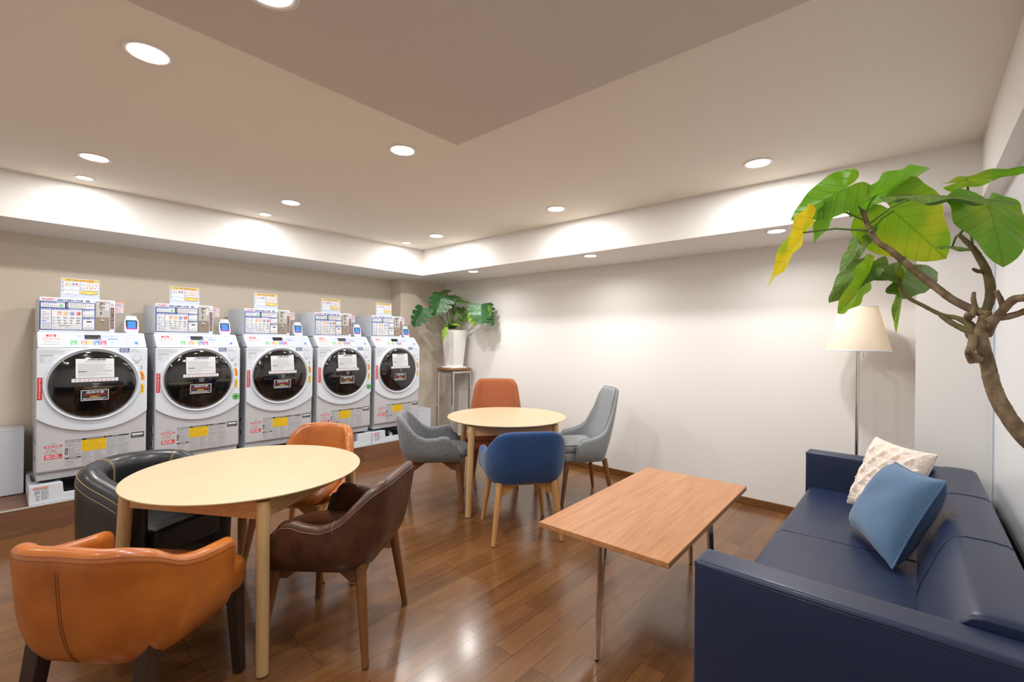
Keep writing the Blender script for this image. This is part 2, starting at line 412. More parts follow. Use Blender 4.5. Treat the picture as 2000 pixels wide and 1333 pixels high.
class Sheet:
    """flat printed layer: u right, v up on a plane; h lifts off the surface"""
    def __init__(s, mb, fn): s.mb = mb; s.fn = fn; s.h = 0.0006
    def rect(s, u0, v0, u1, v1, M, lift=None):
        s.h += 0.00006; h = s.h if lift is None else lift
        a, b = min(u0, u1), max(u0, u1); c, d = min(v0, v1), max(v0, v1)
        s.mb.add([s.fn(a, c, h), s.fn(b, c, h), s.fn(b, d, h), s.fn(a, d, h)], [(0, 1, 2, 3)], M)
    def poly(s, pts, M):
        s.h += 0.00006
        s.mb.add([s.fn(u, v, s.h) for u, v in pts], [tuple(range(len(pts)))], M)
    def ell(s, u, v, ru, rv, M, n=28):
        s.poly([(u+ru*math.cos(2*PI*k/n), v+rv*math.sin(2*PI*k/n)) for k in range(n)], M)
    def frame(s, u0, v0, u1, v1, t, M):
        a, b = min(u0, u1), max(u0, u1); c, d = min(v0, v1), max(v0, v1)
        s.rect(a, c, b, c+t, M); s.rect(a, d-t, b, d, M); s.rect(a, c, a+t, d, M); s.rect(b-t, c, b, d, M)
    def lines(s, u0, v0, u1, v1, rows, M, t=0.35, seed=1, words=True):
        """rows of small print"""
        R = random.Random(seed); a, b = min(u0, u1), max(u0, u1); c, d = min(v0, v1), max(v0, v1)
        s.h += 0.00006; rh = (d-c)/rows
        for r in range(rows):
            y = d-(r+0.5)*rh; x = a; end = a+(b-a)*(1 if R.random() < 0.55 else R.uniform(0.45, 0.95))
            while x < end:
                wd = R.uniform(0.8, 3.0)*rh if words else end-x
                x2 = min(x+wd, end)
                s.mb.add([s.fn(x, y-rh*t/2, s.h), s.fn(x2, y-rh*t/2, s.h), s.fn(x2, y+rh*t/2, s.h), s.fn(x, y+rh*t/2, s.h)], [(0, 1, 2, 3)], M)
                x = x2+rh*R.uniform(0.25, 0.5)
    def text(s, body, u0, v0, u1, v1, M, vert=False):
        """fit the words into the rectangle"""
        vs, fs = text_geo(body, 1.0)
        if not vs: return
        x0, x1 = min(v.x for v in vs), max(v.x for v in vs); y0, y1 = min(v.y for v in vs), max(v.y for v in vs)
        s.h += 0.00006
        out = []
        for v in vs:
            tx, ty = (v.x-x0)/(x1-x0+1e-9), (v.y-y0)/(y1-y0+1e-9)
            if vert: tx, ty = ty, 1-tx
            out.append((u0+(u1-u0)*tx, v0+(v1-v0)*ty))
        e = (v1-v0)*0.035       # a heavier stroke: the letters once more, a hair aside
        for k in (-1, 0, 1):
            s.h += 0.00003; s.mb.add([s.fn(a+k*e, c, s.h) for a, c in out], fs, M)

# ------------------------------------------------------------------ the room
XB, YL, YR, XF = 4.2, 5.21, -0.357, -1.7
b = MB(); b.box(((XF+XB)/2, 2.4, -0.03), (XB-XF+0.3, 6.2, 0.06), FLOOR); struct(b.build('floor'))
b = MB(); b.box((XB+0.06, 2.4, 1.25), (0.12, 6.0, 2.62), WALL); struct(b.build('wall_back'))
b = MB(); b.box(((XF+XB)/2, YL+0.06, 1.25), (XB-XF+0.24, 0.12, 2.62), WALL_DIM)
b.box(((3.480+XB)/2, (4.994+YL)/2, 1.25), (XB-3.480, YL-4.994, 2.62), WALL_DIM); struct(b.build('wall_left'))
b = MB(); b.box(((XF+XB)/2, YR-0.06, 1.25), (XB-XF+0.24, 0.12, 2.62), WALL)
b.box(((3.78+XB)/2, (-0.002+YR)/2, 1.25), (XB-3.78, -0.002-YR, 2.62), WALL); struct(b.build('wall_right'))
b = MB(); b.box((XF-0.06, 2.4, 1.25), (0.12, 6.0, 2.62), WALL); struct(b.build('wall_front'))
b = MB(); b.box(((XF+XB)/2, 2.4, HC+0.05), (XB-XF+0.24, 6.0, 0.1), CEIL)
b.box(((XF+1.594)/2, (-0.262+1.802)/2, (HP+HC)/2), (1.594-XF, 1.802+0.262, HC-HP), PANELP); struct(b.build('ceiling'))
b = MB(); b.box(((XF+XB)/2, (4.542+YL)/2, (HS+HC)/2), (XB-XF, YL-4.542, HC-HS), WALL); struct(b.build('trim_1'))
b = MB(); b.box(((3.477+XB)/2, (4.542-0.262)/2, (HS+HC)/2), (XB-3.477, 4.542+0.262, HC-HS), WALL); struct(b.build('trim_2'))
b = MB(); b.box(((XF+XB)/2, (YR-0.262)/2, (HS+HC)/2), (XB-XF, -0.262-YR, HC-HS), WALL); struct(b.build('trim_3'))
# raised step along the washers
b = MB(); b.box(((XF+3.78)/2, (4.536+YL)/2, 0.0865), (3.78-XF, YL-4.536, 0.173), STEPT); struct(b.build('trim_4'))
b = MB(); b.box(((XF+3.78)/2, 4.533, 0.0845), (3.78-XF, 0.006, 0.169), STEPW); struct(b.build('trim_5'))
b = MB(); b.box(((XF+3.78)/2, 4.537, 0.1755), (3.784-XF, 0.022, 0.011), STEELL); b.box((3.782, 4.87, 0.1755), (0.012, 0.66, 0.011), STEELL); struct(b.build('trim_6', bevel=0.002))
# skirting and the white board on the right
b = MB(); b.box((XB-0.007, 2.5, 0.031), (0.014, 4.99, 0.062), BASEW); struct(b.build('baseboard_back', bevel=0.003))
b = MB(); b.box((3.772, -0.18, 0.031), (0.014, 0.35, 0.062), BASEW); struct(b.build('baseboard_right', bevel=0.003))
b = MB(); b.box(((XF+3.74)/2, YR+0.004, 0.235), (3.74-XF, 0.008, 0.47), BLACK); struct(b.build('trim_7'))
b = MB(); b.box(((XF+3.745)/2, YR+0.009, (0.475+HS)/2), (3.745-XF, 0.018, HS-0.475), BOARD); struct(b.build('trim_8'))
b = MB(); b.box((3.7665, YR+0.014, 1.07), (0.027, 0.028, 2.14), WHITEP); struct(b.build('trim_9', bevel=0.002))

# ------------------------------------------------------------------ ceiling lamps
def downlight(x, y, z, r, watts, label, angle, blend, group):
    t = thing('downlight', label, 'ceiling light', (x, y, z), 0, group)
    b = MB(); b.lathe([(r*0.86, 0.0), (r*0.88, -0.003), (r*1.14, -0.006), (r*1.2, -0.004), (r*1.22, 0.0)], RIMW, 48); b.build('rim', t)
    b = MB(); n = 40
    b.add([(r*0.98*math.cos(2*PI*k/n), r*0.98*math.sin(2*PI*k/n), -0.0035) for k in range(n)], [tuple(range(n))[::-1]], EMIT); b.build('diffuser', t)
    l = bpy.data.lights.new('downlight_beam', 'AREA'); l.shape = 'DISK'; l.size = r*1.9; l.energy = watts; l.spread = math.radians(angle); l.color = LIGHT_COL
    o = bpy.data.objects.new('downlight_beam', l); C.objects.link(o); o.parent = t; o.location = (0, 0, -0.008)
GL = 'large round ceiling downlights'; GS = 'small round ceiling downlights'; GB = 'downlights in the low soffit'
for x, y, z, lab in (
    (0.39, 2.243, HC, 'large lit downlight beside the dropped ceiling panel, biggest one in the photo'),
    (1.565, 2.243, HC, 'lit downlight just left of the dropped ceiling panel tip'),
    (3.08, 2.243, HC, 'lit downlight in the upper ceiling near the middle of the white wall'),
    (0.405, 3.80, HC, 'lit downlight over the leftmost washer, the larger of the pair'),
    (1.585, 3.80, HC, 'lit downlight over the third washer, the larger of the pair'),
    (3.085, 3.80, HC, 'larger lit downlight in the far corner of the upper ceiling'),
    (3.075, 0.728, HC, 'lit downlight in the upper ceiling above the sofa, nearest the tree'),
    (0.525, 1.425, HP, 'lit downlight in the dropped ceiling panel, cut off by the top of the photo')):
    downlight(x, y, z, 0.07, LARGE_W, lab, 180, 0.9, GL)
for x, lab in ((0.413, 'small lit downlight against the beam over the leftmost washer'), (1.59, 'small lit downlight against the beam over the third washer'),
               (3.093, 'small lit downlight in the corner where the two beams meet')):
    downlight(x, 4.337, HC, 0.046, SMALL_W, lab, 180, 0.75, GS)
for y, lab in ((3.793, 'lit soffit downlight above the monstera, nearest the corner'), (2.243, 'lit soffit downlight over the middle of the white wall'),
               (0.735, 'lit soffit downlight above the floor lamp, beside the yellow leaf')):
    downlight(3.62, y, HS, 0.058, SOFFIT_W, lab, 155, 0.9, GB)
for x, y, z in ((-0.85, 2.243, HC), (-0.85, 3.80, HC), (1.0, 0.5, HP), (-0.6, 0.7, HP)):  # unseen lamps added to light the near part of the room
    downlight(x, y, z, 0.07, FILL_W, 'added downlight out of view, brightening the near part of the room', 170, 0.9, 'added ceiling downlights out of view')

# ------------------------------------------------------------------ washers
NUMS = []
def washer_proto():
    t = thing('washer_dryer', '', 'washing machine', (0, 0, 0), 0, 'coin operated washer dryers along the left wall')
    b = MB(); b.box((0, 0.335, 0.62), (0.596, 0.6, 0.93), SIDEP); b.box((0, 0.385, 1.137), (0.594, 0.5, 0.118), SIDEP)
    for k in range(3): b.box((-0.2985, 0.36, 0.35+0.28*k), (0.004, 0.5, 0.012), GREYP)
    for zz in (0.42, 0.30):
        b.box((-0.299, 0.12, zz), (0.006, 0.05, 0.06), GREYP); b.box((-0.3025, 0.12, zz), (0.002, 0.028, 0.036), BLACK)
    b.build('body', t, bevel=0.012)
    b = MB(); b.box((0, 0.33, 0.185), (0.59, 0.57, 0.07), GREYP); b.build('base', t, bevel=0.008)
    for sx in (-1, 1):
        for yy in (0.1, 0.56):
            b = MB(); b.lathe([(0.04, 0.135), (0.045, 0.14), (0.045, 0.152)], RUBBER, 24, Matrix.Translation((sx*0.24, yy, 0)))
            b.lathe([(0.0, 0.151), (0.04, 0.151), (0.04, 0.165)], WHITEP, 24, Matrix.Translation((sx*0.24, yy, 0))); b.build('foot', t)
    # lower front
    b = MB(); b.box((0, 0.02, 0.65), (0.61, 0.04, 0.874), GREYP); lo = b.build('lower_panel', t, bevel=0.014, seg=3)
    fn = lambda u, v, h: (u, -h, v)
    b = MB(); S = Sheet(b, fn)
    def rr(x0, z0, x1, z1, r, n=5):
        out = []
        for cx, cz, a0 in ((x1-r, z1-r, 0), (x0+r, z1-r, 90), (x0+r, z0+r, 180), (x1-r, z0+r, 270)):
            for k in range(n+1): a = math.radians(a0+90*k/n); out.append((cx+r*math.cos(a), cz+r*math.sin(a)))
        return out
    S.poly(rr(-0.272, 0.284, -0.162, 0.422, 0.012), PAPER); S.poly(rr(-0.2705, 0.2855, -0.1635, 0.4205, 0.0115), GREYP)
    S.ell(-0.217, 0.413, 0.018, 0.008, INKL)
    S.rect(-0.262, 0.385, -0.172, 0.399, REDI); S.lines(-0.256, 0.388, -0.178, 0.396, 1, PAPER, 0.7, 3)
    S.poly([(-0.237, 0.380), (-0.233, 0.380), (-0.192, 0.341), (-0.196, 0.341)], REDI); S.poly([(-0.196, 0.380), (-0.192, 0.380), (-0.233, 0.341), (-0.237, 0.341)], REDI)
    S.poly([(-0.256, 0.352), (-0.248, 0.352), (-0.252, 0.343)], REDI); S.lines(-0.252, 0.353, -0.236, 0.376, 4, REDI, 0.3, 4)
    S.rect(-0.182, 0.345, -0.1805, 0.378, INKL); S.rect(-0.19, 0.345, -0.1805, 0.3465, INKL)
    S.rect(-0.261, 0.304, -0.172, 0.334, REDI); S.lines(-0.255, 0.307, -0.178, 0.332, 2, PAPER, 0.55, 6)
    b.build('filter_hatch_label', lo)
    b = MB(); S = Sheet(b, fn)
    S.lines(-0.157, 0.408, -0.075, 0.428, 2, INKG, 0.5, 7)
    S.frame(-0.158, 0.234, -0.073, 0.404, 0.0007, INKL); S.lines(-0.152, 0.377, -0.078, 0.402, 4, INKL2, 0.3, 8); S.lines(-0.138, 0.305, -0.078, 0.370, 8, INKL2, 0.3, 9)
    S.rect(-0.156, 0.322, -0.143, 0.368, INK); S.lines(-0.153, 0.325, -0.146, 0.365, 4, PAPER, 0.5, 10)
    S.rect(-0.158, 0.292, -0.073, 0.300, INK); S.lines(-0.135, 0.2935, -0.095, 0.2985, 1, PAPER, 0.6, 11); S.lines(-0.152, 0.238, -0.078, 0.288, 6, INKL2, 0.25, 12)
    S.rect(-0.070, 0.414, 0.065, 0.426, INK); S.lines(-0.045, 0.4165, 0.055, 0.4235, 1, PAPER, 0.5, 13)
    S.rect(-0.070, 0.333, 0.065, 0.4135, YELLOWI); S.lines(-0.064, 0.337, 0.06, 0.410, 9, INK, 0.2, 14)
    for a, c in ((-0.070, -0.004), (-0.001, 0.065)):
        S.frame(a, 0.228, c, 0.331, 0.0006, INKL); S.lines(a+0.004, 0.232, c-0.004, 0.328, 11, INKL2, 0.25, int(c*1000)+60)
    S.rect(0.067, 0.418, 0.198, 0.426, INK); S.lines(0.10, 0.4195, 0.18, 0.4245, 1, PAPER, 0.5, 15)
    for a, c in ((0.067, 0.131), (0.134, 0.198)):
        S.frame(a, 0.232, c, 0.416, 0.0006, INKL)
        for q in range(4): S.lines(a+0.004, 0.236+q*0.045, c-0.004, 0.274+q*0.045, 5, INKL2, 0.25, int(c*1000)+q)
    b.build('caution_text_label', lo)
    b = MB(); S = Sheet(b, fn); S.rect(0.210, 0.387, 0.289, 0.430, INK); S.rect(0.216, 0.407, 0.283, 0.422, PAPER); S.lines(0.216, 0.390, 0.283, 0.404, 3, INKL, 0.35, 16); b.build('rating_label', lo)
    # bulged upper front with the round door
    b = MB(); n = 28
    arc = [(-0.305+0.61*k/n, 0.478+0.464-math.sqrt(0.464**2-(-0.305+0.61*k/n)**2)) for k in range(n+1)]
    poly = arc + [(0.305, 1.088), (-0.305, 1.088)]
    T = Matrix.Rotation(PI/2, 4, 'X')      # local xy -> xz, extrusion to -y
    b.prism(poly, 0.017, WHITEP, T @ Matrix.Translation((0, 0, -0.004)))
    up = b.build('front_panel', t, bevel=0.009, seg=3)
    F = -0.013; fp = lambda u, v, h: (u, F-h, v)
    b = MB(); S = Sheet(b, fp); S.rect(-0.300, 0.727, -0.275, 0.882, REDI); S.lines(-0.292, 0.735, -0.283, 0.875, 12, PAPER, 0.45, 21); b.build('red_side_label', up)
    for nm, z0, z1, M in (('orange_label', 0.835, 0.904, ORANGEI), ('yellow_label', 0.733, 0.807, YELLOWI)):
        b = MB(); S = Sheet(b, fp); k = 1 if M is ORANGEI else -1
        S.poly([(0.258-0.006*k, z1), (0.258+0.020-0.006*k, z1), (0.286, (z0+z1)/2), (0.266+0.018+0.003*k, z0), (0.262+0.003*k, z0), (0.266, (z0+z1)/2)], M)
        S.lines(0.266, z0+0.008, 0.279, z1-0.008, 5, INK, 0.4, 22); b.build(nm, up)
    b = MB(); S = Sheet(b, fp); S.rect(0.135, 1.054, 0.193, 1.085, NAVYI); S.lines(0.140, 1.057, 0.188, 1.082, 3, PAPER, 0.5, 23); b.build('blue_label', up)
    b = MB(); S = Sheet(b, fp); S.lines(-0.292, 1.048, -0.165, 1.083, 5, INKL, 0.3, 24); S.frame(-0.292, 1.045, -0.165, 1.086, 0.0006, INKL)
    b.build('spec_print', up); b = MB(); S = Sheet(b, fp); S.rect(-0.291, 1.032, -0.221, 1.041, INKL); S.frame(-0.291, 0.982, -0.221, 1.032, 0.0006, INKL); S.lines(-0.287, 0.986, -0.258, 1.027, 6, INKL, 0.3, 25); S.ell(-0.237, 1.007, 0.010, 0.012, INKL); S.ell(-0.237, 1.007, 0.0085, 0.0105, WHITEP)
    b.build('door_print', up); b = MB(); S = Sheet(b, fp); S.lines(0.203, 1.049, 0.267, 1.080, 4, INKL, 0.3, 26); b.build('symbol_print', up)
    b = MB(); b.lathe([(0, 0), (0.0235, 0), (0.0235, 0.003), (0.0265, 0.003), (0.0265, 0)], WHITEP, 32, Matrix.Translation((0.238, F-0.003, 1.012)), axis='Y')
    S = Sheet(b, fp); S.h = 0.0036; S.ell(0.238, 1.012, 0.0262, 0.0262, INKL); S.ell(0.238, 1.012, 0.0245, 0.0245, WHITEP); S.lines(0.230, 1.0, 0.246, 1.004, 1, INKL, 0.5, 2); S.h = 0.0006; S.lines(0.225, 0.968, 0.258, 0.976, 1, INKG, 0.7, 27); b.build('open_button', up)
    # door
    cx, cz = -0.007, 0.822
    b = MB(); prof = [(0.2695, F+0.001), (0.2675, F-0.009), (0.264, F-0.0145), (0.2605, F-0.0155), (0.257, F-0.0135), (0.249, F-0.003), (0.2425, F+0.002)]
    b.lathe(prof, WHITEP, 72, Matrix.Translation((cx, 0, cz)), axis='Y'); dr = b.build('door', t)
    b = MB(); prof = [(0.2425, F+0.002), (0.2415, F-0.012), (0.236, F-0.018)]
    for k in range(1, 15):
        a = k/14; prof.append((0.236*(1-a), F-0.018-0.030*(1-(1-a)**2)))
    b.lathe(prof, GLASSD, 80, Matrix.Translation((cx, 0, cz)), axis='Y'); b.build('door_glass', dr)
    fd = lambda u, v, h: (u, F-0.018-0.030*(1-min(1, ((u-cx)**2+(v-cz)**2)/0.236**2))-0.001-h, v)
    def flat(u0, v0, u1, v1):
        """tangent plane of the glass under a label, lifted clear of the dome"""
        pts = [(u0, v0), (u1, v0), (u1, v1), (u0, v1), ((u0+u1)/2, (v0+v1)/2), ((u0+u1)/2, v0), ((u0+u1)/2, v1), (u0, (v0+v1)/2), (u1, (v0+v1)/2)]
        ys = [fd(u, v, 0)[1] for u, v in pts]
        k = (fd((u0+u1)/2, v1, 0)[1]-fd((u0+u1)/2, v0, 0)[1])/(v1-v0)
        off = min(y-k*(v-v0) for (u, v), y in zip(pts, ys))
        return lambda u, v, h: (u, off+k*(v-v0)-h*2.0, v)
    b = MB(); S = Sheet(b, flat(-0.111, 0.871, 0.099, 1.010)); S.rect(-0.111, 0.871, 0.099, 1.010, PAPER)
    S.poly([(-0.056, 0.999), (-0.046, 0.999), (-0.051, 1.007)], AMBER); S.lines(-0.043, 0.998, 0.053, 1.007, 1, INK, 0.8, 31); S.lines(-0.06, 0.985, 0.05, 0.995, 2, NAVYI, 0.35, 32)
    S.frame(-0.101, 0.878, 0.092, 0.980, 0.0005, INKL); S.lines(-0.097, 0.881, 0.088, 0.976, 14, INKL, 0.4, 33); S.lines(-0.097, 0.915, -0.05, 0.921, 1, INK, 0.8, 34); b.build('notice_sheet', dr)
    b = MB(); S = Sheet(b, flat(-0.132, 0.843, 0.122, 0.868)); S.rect(-0.132, 0.843, 0.122, 0.868, PAPER)
    for k in range(10): 
        x = -0.112+k*0.0238; S.frame(x-0.004, 0.852, x+0.004, 0.861, 0.001, REDI if 0 < k < 9 else INK); S.lines(x-0.006, 0.845, x+0.006, 0.849, 1, REDI, 0.5, k)
    b.build('symbol_strip', dr)
    b = MB(); fl = flat(-0.026, 0.800, 0.020, 0.835); S = Sheet(b, fl); S.rect(-0.026, 0.800, 0.020, 0.835, mat('badge_dark', (52, 53, 56), 0.5))
    S.text('WASH', -0.022, 0.823, 0.016, 0.831, INKL); S.text('&', -0.006, 0.8145, 0.0, 0.8205, INKL); S.text('DRY', -0.016, 0.804, 0.010, 0.812, INKL); b.build('wash_dry_badge', dr)
    b = MB(); S = Sheet(b, flat(-0.083, 0.706, 0.069, 0.783)); S.rect(-0.083, 0.706, 0.069, 0.783, PAPER); S.rect(-0.079, 0.710, 0.065, 0.779, mat('label_dark', (46, 46, 48), 0.6))
    S.text('洗剤不要', -0.055, 0.757, 0.043, 0.775, PAPER); S.text('柔軟剤入り液体洗剤', -0.067, 0.744, 0.052, 0.755, REDI); S.text('自動投入', -0.032, 0.729, 0.020, 0.741, YELLOWI); S.lines(-0.072, 0.712, 0.058, 0.727, 2, PAPER, 0.45, 36); b.build('detergent_label', dr)
    # control panel (slopes back)
    b = MB(); prof = [(0.125, 1.090), (-0.0125, 1.090), (0.094, 1.2015), (0.125, 1.2035)]
    T = Matrix(((0, 0, 1, -0.30), (1, 0, 0, 0), (0, 1, 0, 0), (0, 0, 0, 1)))
    b.prism(prof, 0.60, WHITEP, T); cp = b.build('control_panel', t, bevel=0.008, seg=3)
    dy, dz = 0.1065, 0.1115; ln = math.hypot(dy, dz); ny, nz = -dz/ln, dy/ln
    fc = lambda u, v, h: (u, -0.0125+(v-1.090)*dy/dz+ny*h, v+nz*h)
    b = MB(); S = Sheet(b, fc); S.rect(-0.289, 1.106, -0.164, 1.188, PAPER); S.frame(-0.287, 1.108, -0.166, 1.186, 0.001, REDI); S.rect(-0.255, 1.167, -0.204, 1.183, REDI); S.text('注意', -0.245, 1.169, -0.214, 1.181, PAPER)
    S.lines(-0.277, 1.145, -0.18, 1.160, 2, REDI, 0.4, 41); S.lines(-0.270, 1.127, -0.184, 1.141, 2, INKG, 0.4, 42); S.lines(-0.277, 1.112, -0.185, 1.118, 1, INKG, 0.5, 43); b.build('notice_label', cp)
    b = MB(); S = Sheet(b, fc); S.rect(-0.146, 1.101, 0.270, 1.192, LILAC)
    for x0, x1, M in ((-0.132, -0.099, GREENI), (-0.077, -0.045, SALMON), (-0.042, -0.010, SAND), (-0.007, 0.024, BLUEI), (0.028, 0.062, PINKI)):
        S.rect(x0, 1.110, x1, 1.143, M); S.lines(x0+0.003, 1.128, x1-0.003, 1.140, 2, PAPER, 0.45, int(x0*1000)+500); S.rect(x0+0.007, 1.113, x1-0.007, 1.122, PAPER)
    S.lines(-0.095, 1.168, -0.06, 1.180, 2, INKL, 0.4, 44); S.ell(-0.1, 1.175, 0.006, 0.006, PAPER); S.lines(0.043, 1.165, 0.125, 1.180, 3, INKL, 0.3, 45); S.rect(0.070, 1.151, 0.130, 1.156, BLUEI)
    S.ell(0.101, 1.130, 0.018, 0.014, INKL); S.ell(0.101, 1.130, 0.0165, 0.0125, PAPER); S.lines(0.092, 1.126, 0.110, 1.134, 1, NAVYI, 0.6, 46)
    S.frame(0.132, 1.107, 0.258, 1.184, 0.0007, INKL)
    for i in range(4):
        for j in range(3):
            S.ell(0.165+i*0.0245, 1.166-j*0.021, 0.0085, 0.0075, PAPER); S.lines(0.161+i*0.0245, 1.163-j*0.021, 0.169+i*0.0245, 1.168-j*0.021, 1, INKG, 0.5, i+j*4)
    S.ell(0.2395, 1.124, 0.010, 0.009, BLUEI); b.build('key_panel', cp)
    b = MB(); S = Sheet(b, fc); S.h = 0.0028; S.rect(-0.055, 1.151, 0.035, 1.182, BLACK); S.rect(0.017, 1.1535, 0.033, 1.163, INKG); S.lines(-0.05, 1.155, 0.005, 1.16, 1, INKG, 0.3, 47); b.build('display', cp)
    # coin box on top
    b = MB(); b.box((-0.084, 0.325, 1.327), (0.412, 0.45, 0.252), WHITEP); cb = b.build('coin_box', t, bevel=0.006)
    Y0 = 0.10; fb = lambda u, v, h: (u, Y0-h, v)
    b = MB(); S = Sheet(b, fb)
    S.text('SHARP', -0.276, 1.4315, -0.211, 1.4445, REDI); S.lines(-0.258, 1.4265, -0.228, 1.430, 1, INKL, 0.6, 51); S.text('洗濯から乾燥まで全自動', -0.198, 1.4285, -0.062, 1.4425, NAVYI)
    S.lines(-0.046, 1.4275, -0.004, 1.4445, 2, NAVYI, 0.6, 52)
    S.rect(-0.288, 1.217, 0.007, 1.424, NAVYI)
    def panel(u0, v0, u1, v1, n, M=LILAC, M2=PAPER):
        S.rect(u0, v0, u1, v1, M2); S.rect(u0, v1-0.011, u1, v1, M); S.ell(u0+0.009, v1-0.0055, 0.0045, 0.0045, NAVYI); S.lines(u0+0.018, v1-0.0095, u0+min(0.09, (u1-u0)*0.85), v1-0.002, 1, NAVYI, 0.6, n)
    panel(-0.281, 1.380, -0.158, 1.419, 53); S.lines(-0.274, 1.384, -0.195, 1.404, 3, INKG, 0.3, 54); S.rect(-0.187, 1.384, -0.168, 1.402, GREENI); S.rect(-0.183, 1.387, -0.172, 1.392, PAPER)
    S.rect(-0.152, 1.378, 0.002, 1.419, PAPER); S.rect(-0.152, 1.378, -0.140, 1.419, INK); S.lines(-0.149, 1.382, -0.143, 1.415, 4, PAPER, 0.5, 55); S.lines(-0.134, 1.381, -0.004, 1.417, 5, INKG, 0.35, 56)
    panel(-0.281, 1.224, -0.229, 1.372, 57); S.lines(-0.275, 1.318, -0.236, 1.352, 3, INKG, 0.3, 58); S.lines(-0.275, 1.288, -0.236, 1.314, 4, INKG, 0.3, 59); S.rect(-0.277, 1.278, -0.252, 1.283, NAVYI); S.rect(-0.277, 1.262, -0.233, 1.267, BLUEI); S.lines(-0.275, 1.230, -0.236, 1.256, 3, INKG, 0.35, 60)
    panel(-0.226, 1.222, -0.066, 1.372, 61)
    for k, M in enumerate((SALMON, SAND, BLUEI, REDI)):
        x = -0.188+k*0.034; S.rect(x-0.010, 1.331, x+0.011, 1.352, M); S.lines(x-0.008, 1.334, x+0.008, 1.349, 2, PAPER, 0.4, k+62); S.lines(x-0.010, 1.322, x+0.011, 1.328, 1, M, 0.4, k+66)
        for j in range(3): S.lines(x-0.011, 1.302-j*0.019, x+0.012, 1.312-j*0.019, 1, INKG, 0.7, k*3+j+70)
        S.rect(x+0.0165, 1.262, x+0.017, 1.352, INKL)
    for j in range(3): S.lines(-0.222, 1.303-j*0.019, -0.206, 1.310-j*0.019, 1, BLUEI, 0.6, j+90)
    S.rect(-0.222, 1.254, -0.070, 1.256, INKL); S.lines(-0.19, 1.247, -0.10, 1.252, 1, INKG, 0.6, 95)
    for k in range(5): S.lines(-0.22+k*0.031, 1.227, -0.197+k*0.031, 1.243, 3, INKL, 0.35, k+96)
    panel(-0.062, 1.315, 0.002, 1.372, 101); S.ell(-0.047, 1.341, 0.006, 0.006, INKG); S.ell(-0.047, 1.341, 0.005, 0.005, PAPER); S.lines(-0.057, 1.318, -0.003, 1.331, 2, INKG, 0.3, 102); S.rect(-0.028, 1.341, -0.025, 1.344, NAVYI); S.rect(-0.008, 1.335, -0.004, 1.340, NAVYI)
    panel(-0.062, 1.222, 0.002, 1.309, 103); S.rect(-0.042, 1.278, -0.014, 1.287, INK); S.ell(-0.014, 1.253, 0.009, 0.009, INKL); S.ell(-0.014, 1.253, 0.008, 0.008, PAPER); S.rect(-0.036, 1.247, -0.031, 1.252, NAVYI); S.lines(-0.057, 1.227, -0.003, 1.241, 2, INKG, 0.3, 104)
    b.build('price_panel', cb)
    b = MB(); b.box((0.049, Y0-0.001, 1.3295), (0.08, 0.003, 0.222), INKG); b.box((0.049, Y0-0.0025, 1.2695), (0.076, 0.003, 0.097), STEEL); b.box((0.049, Y0-0.0025, 1.378), (0.076, 0.003, 0.118), STEELL)
    b.box((0.046, Y0-0.0055, 1.414), (0.032, 0.004, 0.040), STEEL); b.box((0.042, Y0-0.008, 1.424), (0.004, 0.002, 0.016), BLACK); b.box((0.051, Y0-0.008, 1.407), (0.02, 0.004, 0.010), PAPER)
    b.box((0.040, Y0-0.0055, 1.385), (0.013, 0.003, 0.011), INKG); b.box((0.039, Y0-0.0055, 1.350), (0.006, 0.003, 0.022), BLACK); b.box((0.073, Y0-0.0048, 1.398), (0.022, 0.001, 0.052), PAPER)
    S = Sheet(b, fb); S.h = 0.0056; S.lines(0.064, 1.374, 0.082, 1.422, 7, INKL, 0.3, 105); b.build('coin_plate', cb)
    b = MB(); b.lathe([(0, 0.008), (0.008, 0.008), (0.009, 0.006), (0.012, 0.006), (0.0125, 0)], CHROME, 28, Matrix.Translation((0.049, Y0-0.004, 1.292)) @ Matrix.Scale(-1, 4, (0, 1, 0)), axis='Y'); b.build('lock', cb, recalc=True)
    b = MB(); S = Sheet(b, fb); S.rect(0.094, 1.230, 0.115, 1.397, mat('strip_brown', (84, 62, 58), 0.6))
    for k in range(14): S.lines(0.099, 1.233+k*0.0115, 0.111, 1.242+k*0.0115, 2, SALMON if k % 2 else PAPER, 0.5, k+110)
    S.ell(0.104, 1.431, 0.0085, 0.0085, INKL); S.ell(0.104, 1.431, 0.007, 0.007, PAPER); S.frame(0.098, 1.407, 0.111, 1.420, 0.002, REDI); b.build('side_strip_label', cb)
    b = MB(); b.box((0.150, 0.128, 1.4035), (0.056, 0.0016, 0.090), PAPER); S = Sheet(b, lambda u, v, h: (u, 0.1272-h, v)); S.frame(0.123, 1.404, 0.177, 1.4475, 0.0012, REDI); S.frame(0.123, 1.360, 0.177, 1.403, 0.0012, NAVYI)
    S.rect(0.124, 1.440, 0.176, 1.446, SALMON); S.lines(0.127, 1.410, 0.173, 1.437, 4, PINKI, 0.35, 120); S.lines(0.127, 1.415, 0.173, 1.43, 2, BLUEI, 0.3, 121); S.lines(0.127, 1.365, 0.173, 1.398, 4, REDI, 0.3, 122); b.build('notice_card', cb)
    return t

